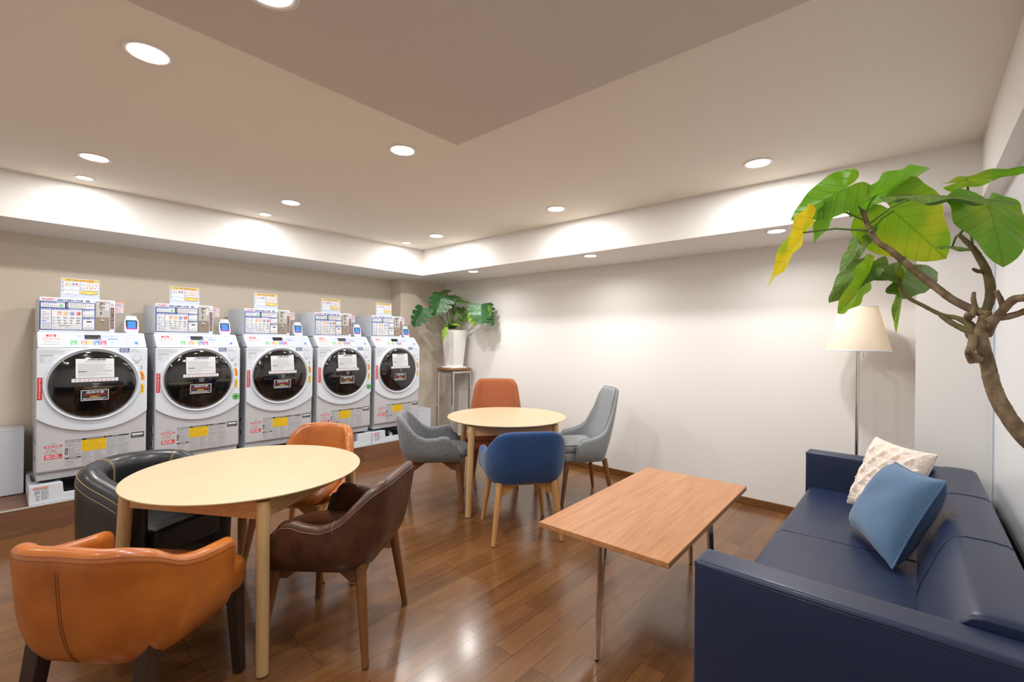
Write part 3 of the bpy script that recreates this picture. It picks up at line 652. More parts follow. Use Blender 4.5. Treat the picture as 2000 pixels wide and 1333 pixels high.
def number_plate(n):
    b = MB(); S = Sheet(b, lambda u, v, h: (u, -0.013-h, v)); S.rect(0.253, 0.921, 0.278, 0.953, PAPER)
    if n == 1:
        S.rect(0.2655, 0.929, 0.2690, 0.949, INK); S.poly([(0.2655, 0.949), (0.2655, 0.9455), (0.2620, 0.9430), (0.2620, 0.9460)], INK); S.rect(0.2615, 0.927, 0.2730, 0.9295, INK)
    else: S.text(str(n), 0.260, 0.927, 0.272, 0.949, INK)
    S.lines(0.256, 0.9225, 0.275, 0.9255, 1, INKL, 0.5, 5)
    return b
def green_sticker(u=0.272, v=0.652):
    b = MB(); S = Sheet(b, lambda u, v, h: (u, -0.013-h, v)); S.ell(u, v, 0.030, 0.030, GREENS, 36); S.frame
    S.ell(u-0.001, v+0.002, 0.010, 0.010, INK, 24); S.poly([(u-0.006, v+0.003), (u-0.003, v-0.003), (u+0.006, v+0.006), (u-0.002, v+0.001)], GREENS); S.rect(u+0.012, v-0.004, u+0.015, v-0.001, INK)
    S.lines(u-0.016, v-0.020, u+0.016, v-0.012, 2, INK, 0.4, 3); S.lines(u-0.014, v+0.014, u+0.014, v+0.021, 1, PAPER, 0.5, 4)
    return b
WX = [0.504+0.6615*k for k in range(5)]
WY, WZ = 4.56, 0.178
wl = ['leftmost white washer dryer beside the black tub chair, number plate 1', 'white washer dryer with a green round sticker, number plate 2', 'middle white washer dryer of the row, number plate 3',
      'white washer dryer with a green round sticker, number plate 4', 'rightmost white washer dryer nearest the monstera, number plate 5']
wp = washer_proto()
WASH = [wp] + [copy_tree(wp) for _ in range(4)]
for k, t in enumerate(WASH):
    t.location = (WX[k], WY, WZ); t['label'] = wl[k]
    up = [c for c in t.children if c.name.startswith('front_panel')][0]
    number_plate(k+1).build('number_plate', up)
    if k in (1, 3): green_sticker().build('green_round_sticker', up)

def pan_proto():
    t = thing('drain_pan', '', 'washer pan', (0, 0, 0), 0, 'white plastic pans the washers stand in')
    # front wall with a cut-out, side walls, raised pads
    poly = [(-0.327, 0), (0.327, 0), (0.327, 0.136), (0.165, 0.136), (0.160, 0.130), (0.155, 0.062), (0.150, 0.057), (-0.150, 0.057), (-0.155, 0.062), (-0.160, 0.130), (-0.165, 0.136), (-0.327, 0.136)]
    b = MB(); T = Matrix.Rotation(PI/2, 4, 'X')
    b.prism(poly, 0.02, WHITEP, Matrix.Translation((0, 0.02, 0)) @ T)
    b.box((-0.317, 0.315, 0.066), (0.02, 0.57, 0.132), WHITEP); b.box((0.317, 0.315, 0.066), (0.02, 0.57, 0.132), WHITEP); b.box((0, 0.59, 0.066), (0.65, 0.02, 0.132), WHITEP)
    for sx in (-1, 1):
        for yy in (0.09, 0.53): b.box((sx*0.24, yy, 0.066), (0.145, 0.14, 0.132), WHITEP)
    b.box((0, 0.305, 0.006), (0.64, 0.57, 0.012), mat('pan_grey', (120, 122, 124), 0.5)); b.build('tray', t, bevel=0.006)
    b = MB(); S = Sheet(b, lambda u, v, h: (u, -h, v)); S.h = 0.0008; S.rect(-0.307, 0.110, -0.229, 0.122, mat('print_pale_red', (240, 180, 170), 0.7)); S.lines(-0.303, 0.112, -0.235, 0.120, 1, REDI, 0.5, 1); S.lines(-0.306, 0.104, -0.229, 0.109, 1, INK, 0.5, 2)
    S.lines(-0.266, 0.030, -0.230, 0.102, 10, INKG, 0.35, 3); S.lines(-0.298, 0.070, -0.272, 0.098, 4, INK, 0.4, 4); S.lines(-0.292, 0.028, -0.272, 0.064, 4, INKG, 0.4, 5); b.build('warning_label', t)
    b = MB(); b.tube([(0.03, 0.30, 0.05), (0.02, 0.2, 0.055), (0.0, 0.13, 0.05), (-0.03, 0.09, 0.035), (-0.05, 0.09, 0.014)], 0.022, WHITEP, 14); b.tube([(0.03, 0.34, 0.055), (0.03, 0.29, 0.052)], 0.027, GREYP, 14); b.tube([(0.05, 0.42, 0.08), (0.03, 0.34, 0.055)], 0.024, INKG, 14); b.build('drain_elbow', t)
    return t
pp = pan_proto()
for k in range(5):
    t = pp if k == 0 else copy_tree(pp)
    t.location = (WX[k]-0.007, 4.553, WZ); t['label'] = 'white plastic drain pan under the %s washer dryer in the row' % ['first', 'second', 'third', 'fourth', 'fifth'][k] + ' from the left'

def poster_proto():
    t = thing('payment_sign', '', 'sign', (0, 0, 0), 0, 'cashless payment signs on the coin boxes')
    b = MB(); b.box((0, 0.001, 0.0765), (0.216, 0.002, 0.153), mat('sign_grey', (188, 196, 210), 0.5)); b.build('board', t)
    b = MB(); S = Sheet(b, lambda u, v, h: (u, -h, v)); S.rect(-0.102, 0.131, 0.103, 0.148, AMBER); S.text('HOW TO USE CASHLESS PAYMENT', -0.078, 0.1345, 0.078, 0.1445, INK)
    for j in range(3):
        z = 0.097-j*0.032; S.rect(-0.092, z-0.001, -0.007, z+0.027, NAVYI); S.rect(-0.0925, z, -0.0075, z+0.027, PAPER); S.lines(-0.1, z+0.019, -0.095, z+0.026, 1, NAVYI, 0.7, j)
    for k, M in enumerate((SALMON, AMBER, BLUEI, PINKI)): S.rect(-0.082+k*0.018, 0.103, -0.069+k*0.018, 0.116, M)
    S.frame(-0.072, 0.072, -0.056, 0.084, 0.001, INKL); S.rect(-0.052, 0.077, -0.044, 0.079, BLUEI); S.frame(-0.04, 0.072, -0.025, 0.084, 0.001, INKL); S.ell(-0.063, 0.047, 0.01, 0.008, INKL); S.ell(-0.063, 0.047, 0.009, 0.007, PAPER); S.rect(-0.074, 0.040, -0.068, 0.043, INK); S.frame(-0.042, 0.04, -0.025, 0.052, 0.001, INKL)
    S.rect(0.005, 0.066, 0.100, 0.127, NAVYI); S.rect(0.0045, 0.067, 0.0995, 0.127, PAPER); S.rect(0.03, 0.121, 0.075, 0.127, AMBER)
    R = random.Random(4)
    for j in range(3):
        for k in range(5): S.rect(0.012+k*0.018+R.uniform(-0.003, 0.003), 0.099+j*0.0065, 0.018+k*0.018+R.uniform(0, 0.003), 0.1025+j*0.0065, R.choice((INKG, BLUEI, REDI, NAVYI, LBLUE, PINKI)))
    S.rect(0.03, 0.090, 0.075, 0.094, AMBER); S.lines(0.012, 0.0795, 0.094, 0.086, 1, INKL, 0.5, 9)
    for k, M in enumerate((INKG, SALMON, REDI, PINKI)): S.ell(0.018+k*0.021, 0.083, 0.004, 0.004, M)
    S.poly([(-0.012, 0.051), (0.006, 0.046), (0.006, 0.055)], AMBER); S.ell(0.047, 0.050, 0.053, 0.0135, INK); S.ell(0.0465, 0.0505, 0.053, 0.0135, AMBER); S.rect(0.042, 0.042, 0.056, 0.050, PAPER); S.poly([(-0.001, 0.076), (0.004, 0.083), (0.004, 0.069)], BLUEI)
    b.build('print', t)
    return t
ps = poster_proto()
for k in range(5):
    t = ps if k == 0 else copy_tree(ps)
    t.location = (WX[k]-0.066, 4.76, WZ+1.457); t.rotation_euler = (math.radians(-2), 0, 0)
    t['label'] = 'payment instruction sign with yellow header standing on washer number %d' % (k+1)

def reader_proto():
    t = thing('card_reader', '', 'card reader', (0, 0, 0), 0, 'white card readers on the washers')
    b = MB(); b.box((0, 0.01, 0.006), (0.075, 0.07, 0.012), WHITEP); b.build('foot_plate', t, bevel=0.004)
    T = Matrix.Translation((0, -0.005, 0.012)) @ Matrix.Rotation(math.radians(-14), 4, 'X')
    b = MB(); poly = [(-0.040, 0), (0.040, 0), (0.047, 0.012), (0.047, 0.100), (0.038, 0.112), (0.033, 0.138), (-0.033, 0.138), (-0.038, 0.112), (-0.047, 0.100), (-0.047, 0.012)]
    b.prism(poly, 0.045, WHITEP, T @ Matrix.Translation((0, 0.045, 0)) @ Matrix.Rotation(PI/2, 4, 'X')); bd = b.build('housing', t, bevel=0.006, seg=3)
    b = MB(); S = Sheet(b, lambda u, v, h: T @ Vector((u, -h, v)))
    def rr(x0, z0, x1, z1, r, n=4):
        out = []
        for cx, cz, a0 in ((x1-r, z1-r, 0), (x0+r, z1-r, 90), (x0+r, z0+r, 180), (x1-r, z0+r, 270)):
            for k in range(n+1): a = math.radians(a0+90*k/n); out.append((cx+r*math.cos(a), cz+r*math.sin(a)))
        return out
    S.poly(rr(-0.036, 0.022, 0.036, 0.099, 0.008), MAGENTA); S.poly(rr(-0.036, 0.048, 0.036, 0.099, 0.008), BLACK); S.poly(rr(-0.031, 0.030, 0.031, 0.094, 0.006), BLACK); S.poly(rr(-0.026, 0.032, 0.026, 0.090, 0.003), SCREEN); S.lines(-0.016, 0.060, 0.016, 0.064, 1, NAVYI, 0.6, 1)
    b.build('screen', t)
    b = MB(); b.tube([(0.03, 0.02, 0.03), (0.055, 0.05, 0.02), (0.05, 0.09, 0.012), (0.01, 0.12, 0.009)], 0.005, BLACK, 8); b.build('cable', t)
    return t
rp = reader_proto()
for k in range(5):
    t = rp if k == 0 else copy_tree(rp)
    t.location = (WX[k]+0.234, 4.725, WZ+1.199); t.rotation_euler = (0, 0, math.radians(2-4*(k % 2)))
    t['label'] = 'white card reader with a blue screen on top of washer number %d' % (k+1)

for (x0, x1, y0, y1, z1, lab) in ((-0.18, 0.160, 4.975, 5.17, 0.655, 'white box cover left of washer number 1, at the photo edge'), (3.50, 3.735, 4.67, 4.96, 0.475, 'white box cover on the step right of the rightmost washer')):
    t = thing('box_cover', lab, 'box', ((x0+x1)/2, (y0+y1)/2, WZ), 0, 'plain white box covers beside the washers')
    b = MB(); b.box((0, 0, (z1-WZ)/2), (x1-x0, y1-y0, z1-WZ), WHITEP); b.build('casing', t, bevel=0.004)
    b = MB(); b.box((0, -0.001, z1-WZ-0.0005), (x1-x0+0.003, y1-y0+0.003, 0.006), WHITEP); b.build('lid', t, bevel=0.002)
# ------------------------------------------------------------------ chairs
def lerp(a, b, t): return a+(b-a)*t
def smooth(t): t = max(0, min(1, t)); return t*t*(3-2*t)
def curve(pts, a):
    """smooth monotone interpolation through (a, value) knots"""
    n = len(pts)
    if a <= pts[0][0]: return pts[0][1]
    if a >= pts[-1][0]: return pts[-1][1]
    h = [pts[i+1][0]-pts[i][0] for i in range(n-1)]; dl = [(pts[i+1][1]-pts[i][1])/h[i] for i in range(n-1)]
    m = [dl[0]]+[0 if dl[i-1]*dl[i] <= 0 else 2*dl[i-1]*dl[i]/(dl[i-1]+dl[i]) for i in range(1, n-1)]+[dl[-1]]
    for i in range(n-1):
        if a <= pts[i+1][0]:
            s = (a-pts[i][0])/h[i]
            return (2*s**3-3*s*s+1)*pts[i][1]+(s**3-2*s*s+s)*h[i]*m[i]+(-2*s**3+3*s*s)*pts[i+1][1]+(s**3-s*s)*h[i]*m[i+1]
def shell(M, hw, yb, yf, rc, top, zb, th, inset=0.03, lean=0.12, leanx=0.0, zs=0.45, taper=0.0, N=72, front_cut=0.0, round_end=True, tilt_end=0.0, ip=3.0, top_l=None):
    """upholstered wrap-around back: a U in plan (front is +Y), top height top(a), a=0 back centre .. 1 arm front"""
    b = MB(); path = []; top_l = top_l or top
    seg1 = yf-(yb+rc); arc = PI/2*rc; seg2 = hw-rc; half = seg1+arc+seg2
    def P(sgn, s):       # s from back centre
        if s < seg2: x, y, nx, ny = s, yb, 0, -1
        elif s < seg2+arc:
            t = (s-seg2)/rc; x, y = hw-rc+rc*math.sin(t), yb+rc-rc*math.cos(t); nx, ny = math.sin(t), -math.cos(t)
        else: x, y, nx, ny = hw, yb+rc+(s-seg2-arc), 1, 0
        return Vector((sgn*x, y, 0)), Vector((sgn*nx, ny, 0))
    rows = []
    nv, nc = 12, 7
    def section(tt, kth=1.0, ext=0.0):
        a = abs(tt); sgn = 1 if tt >= 0 else -1
        p, n = P(sgn, a*half)
        zt, z0 = curve(top if tt >= 0 else top_l, a), curve(zb, a)
        def pt(z, off):
            v = (z-z0)/(zt-z0)
            q = p + n*(-inset*(1-max(0, min(1, v)))**ip - off)
            up = max(0.0, z-zs)
            q = q + Vector((0, -1, 0))*(lean*up*(1-smooth((a-0.25)/0.55))) + n*(leanx*up)
            q.x *= 1-taper*up
            q.y += ext + tilt_end*(1-v)*smooth((a-0.6)/0.4)
            q.z = z
            return q
        h = th/2*kth; c = th/2; out = []
        ro = th/2
        for k in range(nv): out.append(pt(lerp(z0, zt-ro, k/(nv-1)), c-h))
        for k in range(1, nc):
            t = PI*k/nc; out.append(pt(zt-ro+ro*math.sin(t)*kth, c-h*math.cos(t)))
        for k in range(nv): out.append(pt(lerp(zt-ro, z0, k/(nv-1)), c+h))
        return out
    def endcap(sgn):
        rr = []
        for k in range(1, 6):
            t = PI/2*k/5; rr.append(section(sgn*1.0, max(0.02, math.cos(t)), th/2*math.sin(t)))
        return rr
    mid = [section(-1+2*k/N) for k in range(N+1)]
    rows = list(reversed(endcap(-1))) + mid + endcap(1)
    o = len(b.v)
    rowsc = [r+[r[0]] for r in rows]
    b.grid(rowsc, M)
    # bottom edges closed by wrap; seal both ends
    for r in (rows[0], rows[-1]): b.add(r, [tuple(range(len(r)))], M, True)
    b._sec = section
    return b
def seam(b, M, pts, r=0.0016):
    b.tube(pts, r, M, 6)

def legs(t, spec, M, sq=False, n=20):
    for (x0, y0, z0, x1, y1, r0, r1) in spec:
        b = MB(); b.cone((x0, y0, z0), (x1, y1, 0.004), r0, r1, M, 4 if sq else n, sq=sq)
        l = b.build('leg', t, bevel=0.003 if sq else 0.002)
        c = MB(); c.cone((x1, y1, 0.0), (x1, y1, 0.005), r1*0.82, r1*0.82, RUBBER, 12); c.build('glide', l)

def arched_rails(t, M, hx, hy, z, h=0.055, th=0.022):
    b = MB()
    for sx in (-1, 1):        # along Y, at x = +-hx
        poly = [(-hy, 0), (hy, 0), (hy, -h-0.03), (hy-0.03, -h-0.028), (hy*0.38, -0.022), (-hy*0.38, -0.022), (-hy+0.03, -h-0.028), (-hy, -h-0.03)]
        T = Matrix(((0, 0, 1, sx*hx-th/2), (1, 0, 0, 0), (0, 1, 0, z), (0, 0, 0, 1))); b.prism(poly, th, M, T)
    for sy in (-1, 1):
        poly = [(-hx, 0), (hx, 0), (hx, -h-0.03), (hx-0.03, -h-0.028), (hx*0.38, -0.022), (-hx*0.38, -0.022), (-hx+0.03, -h-0.028), (-hx, -h-0.03)]
        T = Matrix(((1, 0, 0, 0), (0, 0, 1, sy*hy-th/2), (0, 1, 0, z), (0, 0, 0, 1))); b.prism(poly, th, M, T)
        for k in (-1, 1): b.lathe([(0, 0.001), (0.006, 0.001), (0.006, 0)], BLACK, 12, Matrix.Translation((k*0.05, sy*(hy+th/2), z-0.012)) @ Matrix.Scale(-sy, 4, (0, 1, 0)), axis='Y')
    b.build('underframe', t, bevel=0.002)

def seat_pad(t, M, hw, yb, yf, z0, z1, r=0.04, front_round=0.5, crown=0.015, pipe=None, name='seat'):
    """cushion with a rounded front in plan"""
    b = MB(); n = 40; out = []
    rr = min(0.16, hw*front_round)
    def outline(off):
        pts = []; h = hw-off; y0, y1 = yb+off, yf-off; R = max(0.01, rr-off*0.6); Rb = 0.05
        for cx, cy, a0, q in ((h-R, y1-R, 0, R), (-h+R, y1-R, 90, R), (-h+Rb, y0+Rb, 180, Rb), (h-Rb, y0+Rb, 270, Rb)):
            for k in range(10): a = math.radians(a0+90*k/9); pts.append((cx+q*math.cos(a), cy+q*math.sin(a)))
        return pts
    rows = []; hz = z1-z0; r = min(r, hz*0.48)
    prof = [(r*1.0, z0)] + [(r*(1-math.sin(PI/2*k/4)), z0+r*(1-math.cos(PI/2*k/4))) for k in range(1, 5)] + [(0, z1-r)] + [(r*(1-math.cos(PI/2*k/5)), z1-r+r*math.sin(PI/2*k/5)) for k in range(1, 6)]
    for off, z in prof: rows.append([Vector((x, y, z)) for x, y in outline(off)])
    cx, cy = 0, (yb+yf)/2
    base = rows[-1]
    for s in (0.75, 0.5, 0.25, 0.02):
        rows.append([Vector((cx+(p.x-cx)*s, cy+(p.y-cy)*s, z1+crown*(1-s*s))) for p in base])
    first = rows[0]; rows.insert(0, [Vector((cx, cy, z0))*1.0 + (p-Vector((cx, cy, z0)))*0.02 for p in first])
    b.grid([r_+[r_[0]] for r_ in rows], M)
    o = b.build(name, t, recalc=True)
    if pipe:
        c = MB()
        c.tube([Vector((x, y, z1-r*0.25)) for x, y in outline(r*0.2)+[outline(r*0.2)[0]]], 0.0028, pipe, 6); c.build('piping', o)
    return o

def top_line(b, a0, a1, off, lift=0.0, n=60):
    """points along the top edge of a shell built by shell(); off 0 outer .. 1 inner"""
    pts = []
    for k in range(n+1):
        s = b._sec(lerp(a0, a1, k/n)); m = 11+int(round(off*7))
        p = s[min(m, len(s)-1)].copy(); pts.append(p)
    return pts
def outer_line(b, tt, k0=0, k1=11, push=0.0005):
    s = b._sec(tt); s2 = b._sec(tt+0.01 if tt < 0.98 else tt-0.01); out = []
    for k in range(k0, k1+1):
        p = s[k]; d = (s[k]-s[-1-k]); d = d.normalized() if d.length > 1e-6 else Vector((0, -1, 0)); out.append(p+d*push)
    return out

def facing(deg): return math.radians(deg-90)

# 1. tan leather armchair, back to the viewer
t = thing('armchair', 'glossy tan leather armchair with its back to the viewer and dark square legs, nearest chair', 'chair', (0.352, 2.068, 0), facing(37))
b = shell(TANL, 0.274, -0.262, 0.105, 0.19, [(0, 0.714), (0.30, 0.710), (0.45, 0.690), (0.60, 0.640), (0.78, 0.615), (1, 0.602)], [(0, 0.338), (0.55, 0.336), (1, 0.322)], 0.062, inset=0.05, lean=0.06, leanx=0.02, zs=0.42, ip=6)
sh = b.build('back_shell', t)
c = MB()
for off in (-0.008, 0.008): seam(c, TANST, outer_line(b, off+0.0, 0, 10), 0.0011)
seam(c, TANST, top_line(b, -1, 1, 0.0), 0.0010); seam(c, TANST, top_line(b, -1, 1, 0.12), 0.0009)
c.build('stitching', sh)
seat_pad(t, TANL, 0.236, -0.15, 0.285, 0.335, 0.478, r=0.05, front_round=0.3)
legs(t, [(sx*0.195, 0.225, 0.37, sx*0.21, 0.24, 0.025, 0.017) for sx in (1, -1)] + [(sx*0.185, -0.16, 0.38, sx*0.20, -0.215, 0.026, 0.021) for sx in (1, -1)], ESPRESSO, sq=True)

# 2. armchairs with curved arms: brown leather, grey tweed, blue tweed
def curved_armchair(name, label, M, legM, loc, deg, stitch=None, zf=0.395):
    t = thing(name, label, 'chair', (loc[0], loc[1], 0), facing(deg))
    b = shell(M, 0.282, -0.268, 0.150, 0.165, [(0, 0.757), (0.24, 0.754), (0.36, 0.732), (0.46, 0.68), (0.58, 0.61), (0.70, 0.583), (0.80, 0.588), (0.88, 0.600), (0.93, 0.597), (0.97, 0.580), (1, 0.545)], [(0, 0.40), (0.5, 0.5*(0.4+zf)), (1, zf)], 0.05, inset=0.045, lean=0.11, leanx=0.0, zs=0.42, tilt_end=0.045, ip=5)
    sh = b.build('back_shell', t)
    if stitch:
        c = MB(); seam(c, stitch, top_line(b, -1, 1, 0.05, n=90), 0.0010); s = [b._sec(0.6)[k] for k in range(10, 20)]; seam(c, stitch, s, 0.0010); s = [b._sec(-0.6)[k] for k in range(10, 20)]; seam(c, stitch, s, 0.0010); c.build('stitching', sh)
    seat_pad(t, M, 0.212, -0.17, 0.295, 0.398, 0.478, r=0.038, front_round=0.75, crown=0.02)
    legs(t, [(sx*0.185, sy*0.185, 0.402, sx*0.235, sy*0.235, 0.024, 0.0145) for sx in (1, -1) for sy in (1, -1)], legM)
    arched_rails(t, legM, 0.175, 0.175, 0.400)
    return t
curved_armchair('armchair', 'dark brown leather armchair with walnut legs at the near round table', BROWNL, WALNUT, (1.08, 2.012), 125, PALEST, 0.372)
curved_armchair('armchair', 'dark grey tweed armchair with walnut legs at the far round table', GREYF, WALNUT, (2.444, 2.998), -42)
curved_armchair('armchair', 'blue tweed armchair with light oak legs, its back to the viewer', BLUEF, OAKLEG, (2.505, 2.112), 53.5)

# 3. tan leather side chair behind the near table
t = thing('side_chair', 'tan leather chair with light oak legs behind the near round table, facing the viewer', 'chair', (1.27, 2.79, 0), facing(215))
b = shell(TANL, 0.262, -0.235, 0.13, 0.20, [(0, 0.795), (0.28, 0.788), (0.42, 0.745), (0.56, 0.60), (0.72, 0.49), (1, 0.455)], [(0, 0.42), (1, 0.405)], 0.055, inset=0.05, lean=0.16, zs=0.45)
sh = b.build('back_shell', t)
c = MB(); seam(c, TANST, top_line(b, -0.9, 0.9, 0.3), 0.0010); seam(c, TANST, top_line(b, -0.9, 0.9, 0.75), 0.0010); c.build('stitching', sh)
seat_pad(t, TANL, 0.208, -0.15, 0.262, 0.405, 0.492, r=0.042, front_round=0.6, crown=0.02)
legs(t, [(sx*0.185, sy*0.185, 0.405, sx*0.245, sy*0.235, 0.024, 0.0145) for sx in (1, -1) for sy in (1, -1)], OAKLEG)
arched_rails(t, OAKLEG, 0.175, 0.175, 0.404)

# 4. black tub chair
t = thing('tub_chair', 'round black leather tub chair with pale stitching behind the near round table', 'chair', (0.540, 2.905, 0), facing(294))
b = shell(BLACKL, 0.274, -0.295, 0.195, 0.272, [(0, 0.735), (0.5, 0.726), (0.72, 0.688), (0.88, 0.660), (1, 0.635)], [(0, 0.15), (1, 0.15)], 0.112, inset=0.015, lean=0.0, zs=0.42)
sh = b.build('back_shell', t)
c = MB()
for a in (0.165, 0.185, -0.50, -0.52): seam(c, STITCH, [p for p in b._sec(a)[11:30]], 0.0010)
seam(c, STITCH, top_line(b, -0.98, 0.98, 0.14, n=90), 0.0010); seam(c, STITCH, [p+Vector((0, 0, -0.012)) for p in top_line(b, -0.98, 0.98, 0.0, n=90)], 0.0010)
c.build('stitching', sh)
b = MB(); b.rbox((0, 0.055, 0.395), (0.330, 0.43, 0.13), 0.022, BLACKL, crown=0.018); st = b.build('seat', t)
b = MB(); b.rbox((0, -0.04, 0.30), (0.326, 0.22, 0.09), 0.012, BLACKL); b.build('seat_rail', t)
legs(t, [(sx*0.215, 0.165, 0.33, sx*0.222, 0.195, 0.029, 0.02) for sx in (1, -1)] + [(sx*0.19, -0.19, 0.22, sx*0.2, -0.21, 0.027, 0.02) for sx in (1, -1)], ESPRESSO, sq=True)

# 5. high-backed fabric chairs
def high_chair(label, M, pipe, loc, deg, wing, hb, hw, legM, yf=0.18):
    t = thing('high_back_chair', label, 'chair', (loc[0], loc[1], 0), facing(deg))
    b = shell(M, hw, -0.235, yf, 0.15, wing, [(0, 0.36), (0.5, 0.35), (1, 0.345)], 0.05, inset=0.05, lean=0.17, zs=0.44, taper=0.2, N=96)
    sh = b.build('back_shell', t)
    c = MB(); seam(c, pipe, top_line(b, -1, 1, 0.5, n=110), 0.0026); c.build('piping', sh)
    seat_pad(t, M, hw-0.055, -0.15, 0.225, 0.35, 0.425, r=0.02, front_round=0.25, crown=0.0, name='seat_base')
    seat_pad(t, M, hw-0.055, -0.15, 0.23, 0.42, 0.495, r=0.03, front_round=0.25, crown=0.02, pipe=pipe)
    legs(t, [(sx*0.17, sy*0.165, 0.36, sx*0.215, sy*0.225, 0.023, 0.0135) for sx in (1, -1) for sy in (1, -1)], legM)
    return t
high_chair('light grey high-backed fabric chair with low arms and walnut legs, beside the white wall', LGREYF, PIPING, (3.41, 2.21), 144,
           [(0, 0.955), (0.26, 0.951), (0.34, 0.91), (0.43, 0.76), (0.58, 0.605), (0.78, 0.555), (0.96, 0.535), (1, 0.515)], 0.95, 0.262, WALNUT, 0.085)
high_chair('rust orange high-backed fabric chair behind the far round table', ORANGEF, PIPINGO, (3.205, 3.03), 222,
           [(0, 0.965), (0.31, 0.960), (0.39, 0.92), (0.46, 0.72), (0.56, 0.53), (0.8, 0.47), (1, 0.46)], 0.95, 0.285, WALNUT)

# ------------------------------------------------------------------ round tables
def round_table(label, loc, rot, ztop, R, tint=None):
    t = thing('round_table', label, 'table', (loc[0], loc[1], 0), math.radians(rot), 'pale round tables')
    b = MB(); z = ztop
    b.lathe([(0.0, z-0.026), (R-0.05, z-0.026), (R-0.012, z-0.012), (R-0.001, z-0.006), (R, z-0.003), (R-0.002, z), (R-0.004, z)], MAPLE, 96)
    n = 96; b.add([((R-0.004)*math.cos(2*PI*k/n), (R-0.004)*math.sin(2*PI*k/n), z) for k in range(n)], [tuple(range(n))], MAPLE)
    b.build('tabletop', t)
    q = (R-0.035)*math.cos(PI/4); q2 = (R-0.004)*math.cos(PI/4)
    for sx in (1, -1):
        for sy in (1, -1):
            b = MB(); b.cone((sx*q, sy*q, z-0.022), (sx*q2, sy*q2, 0.004), 0.0265, 0.0235, MAPLEL, 28); l = b.build('leg', t, bevel=0.002)
            b = MB(); b.cone((sx*q2, sy*q2, 0), (sx*q2, sy*q2, 0.005), 0.02, 0.02, RUBBER, 16); b.build('glide', l)
    for k in range(4):
        b = MB(); T = Matrix.Rotation(PI/2*k, 4, 'Z'); b.box((0, q-0.004, z-0.022-0.04), (2*q-0.03, 0.022, 0.072), MAPLEA, T); b.build('apron', t, bevel=0.002)
    return t
round_table('pale round wooden table in the foreground, with tan, brown and black chairs', (0.845, 2.44), -104+45+90, 0.712, 0.506)
round_table('pale round wooden table farther back, with blue, grey and orange chairs', (2.905, 2.61), -128+45+45, 0.714, 0.504)

# ------------------------------------------------------------------ coffee table
t = thing('coffee_table', 'low rectangular cherry wood table with chrome legs in front of the blue sofa', 'table', (2.262, 1.0, 0), math.radians(1.9))
b = MB(); b.box((0, 0, 0.5175), (1.205, 0.598, 0.025), CHERRY); b.build('tabletop', t, bevel=0.003)
b = MB(); b.box((0, 0, 0.494), (1.0, 0.045, 0.018), CHROME); b.box((0, 0, 0.494), (0.045, 0.54, 0.018), CHROME); b.build('cross_rail', t, bevel=0.002)
for (x, y, rot) in ((-0.53, 0.02, 0), (0.54, 0.0, 0), (0.0, 0.27, 90), (0.0, -0.27, 90)):
    b = MB(); T = Matrix.Translation((x, y, 0)) @ Matrix.Rotation(math.radians(rot), 4, 'Z'); s = -1 if (x < -0.1 or y < -0.1) else 1
    b.tube([T @ Vector((s*-0.05, 0, 0.494)), T @ Vector((s*-0.012, 0, 0.494)), T @ Vector((0, 0, 0.482)), T @ Vector((s*0.012, 0, 0.25)), T @ Vector((s*0.028, 0, 0.006))], [0.012, 0.013, 0.016, 0.014, 0.012], CHROME, 4)
    l = b.build('leg', t, bevel=0.003); 
    for p in l.data.polygons: p.use_smooth = False
    b = MB(); b.cone(T @ Vector((s*0.028, 0, 0)), T @ Vector((s*0.028, 0, 0.007)), 0.009, 0.009, RUBBER, 12); b.build('glide', l)

# ------------------------------------------------------------------ sofa
SX0, SX1, SYF, SYB, SARM = 1.525, 3.69, 0.54, -0.262, 0.642
t = thing('sofa', 'long navy blue leather sofa with square arms against the right wall', 'sofa', ((SX0+SX1)/2, (SYF+SYB)/2, 0))
ox, oy = (SX0+SX1)/2, (SYF+SYB)/2; L2 = (SX1-SX0)/2; D2 = (SYF-SYB)/2
for sx in (-1, 1):
    b = MB(); b.rbox((sx*(L2-0.0625), 0, (0.09+SARM)/2), (0.125, 2*D2, SARM-0.09), 0.016, NAVYL, nseg=4); a = b.build('arm', t)
    b = MB(); x = sx*L2; e = 0.0015
    for dz in (0.012, 0.02):
        for xx in (L2-0.001, L2-0.124):
            b.tube([(sx*xx, -D2+0.02, SARM-dz), (sx*xx, D2-0.02, SARM-dz)], 0.0022, NAVYL, 6)
        b.tube([(sx*(L2-0.12), D2-0.001, SARM-dz), (sx*(L2-0.005), D2-0.001, SARM-dz)], 0.0022, NAVYL, 6)
    b.build('seam', a)
W3 = (2*L2-0.25)
b = MB(); b.rbox((0, 0.06, 0.345), (W3, 2*D2-0.16, 0.15), 0.03, NAVYL, crown=0.006, nseg=4, nin=10); st = b.build('seat', t)
b = MB()
for k in (0,):
    x = k*W3/6+0.01; pts = [(x, 0.06+D2-0.08+0.001, 0.30), (x, 0.06+D2-0.08-0.004, 0.405), (x, 0.06+D2-0.08-0.03, 0.4215), (x, 0.15, 0.4255), (x, -0.15, 0.4265)]; b.tube(pts, 0.0022, mat('navy_seam', (20, 28, 54), 0.5), 6)
b.build('seam', st)
b = MB(); b.rbox((0, 0.02, 0.18), (W3, 2*D2-0.12, 0.18), 0.012, NAVYL); b.build('seat_rail', t)
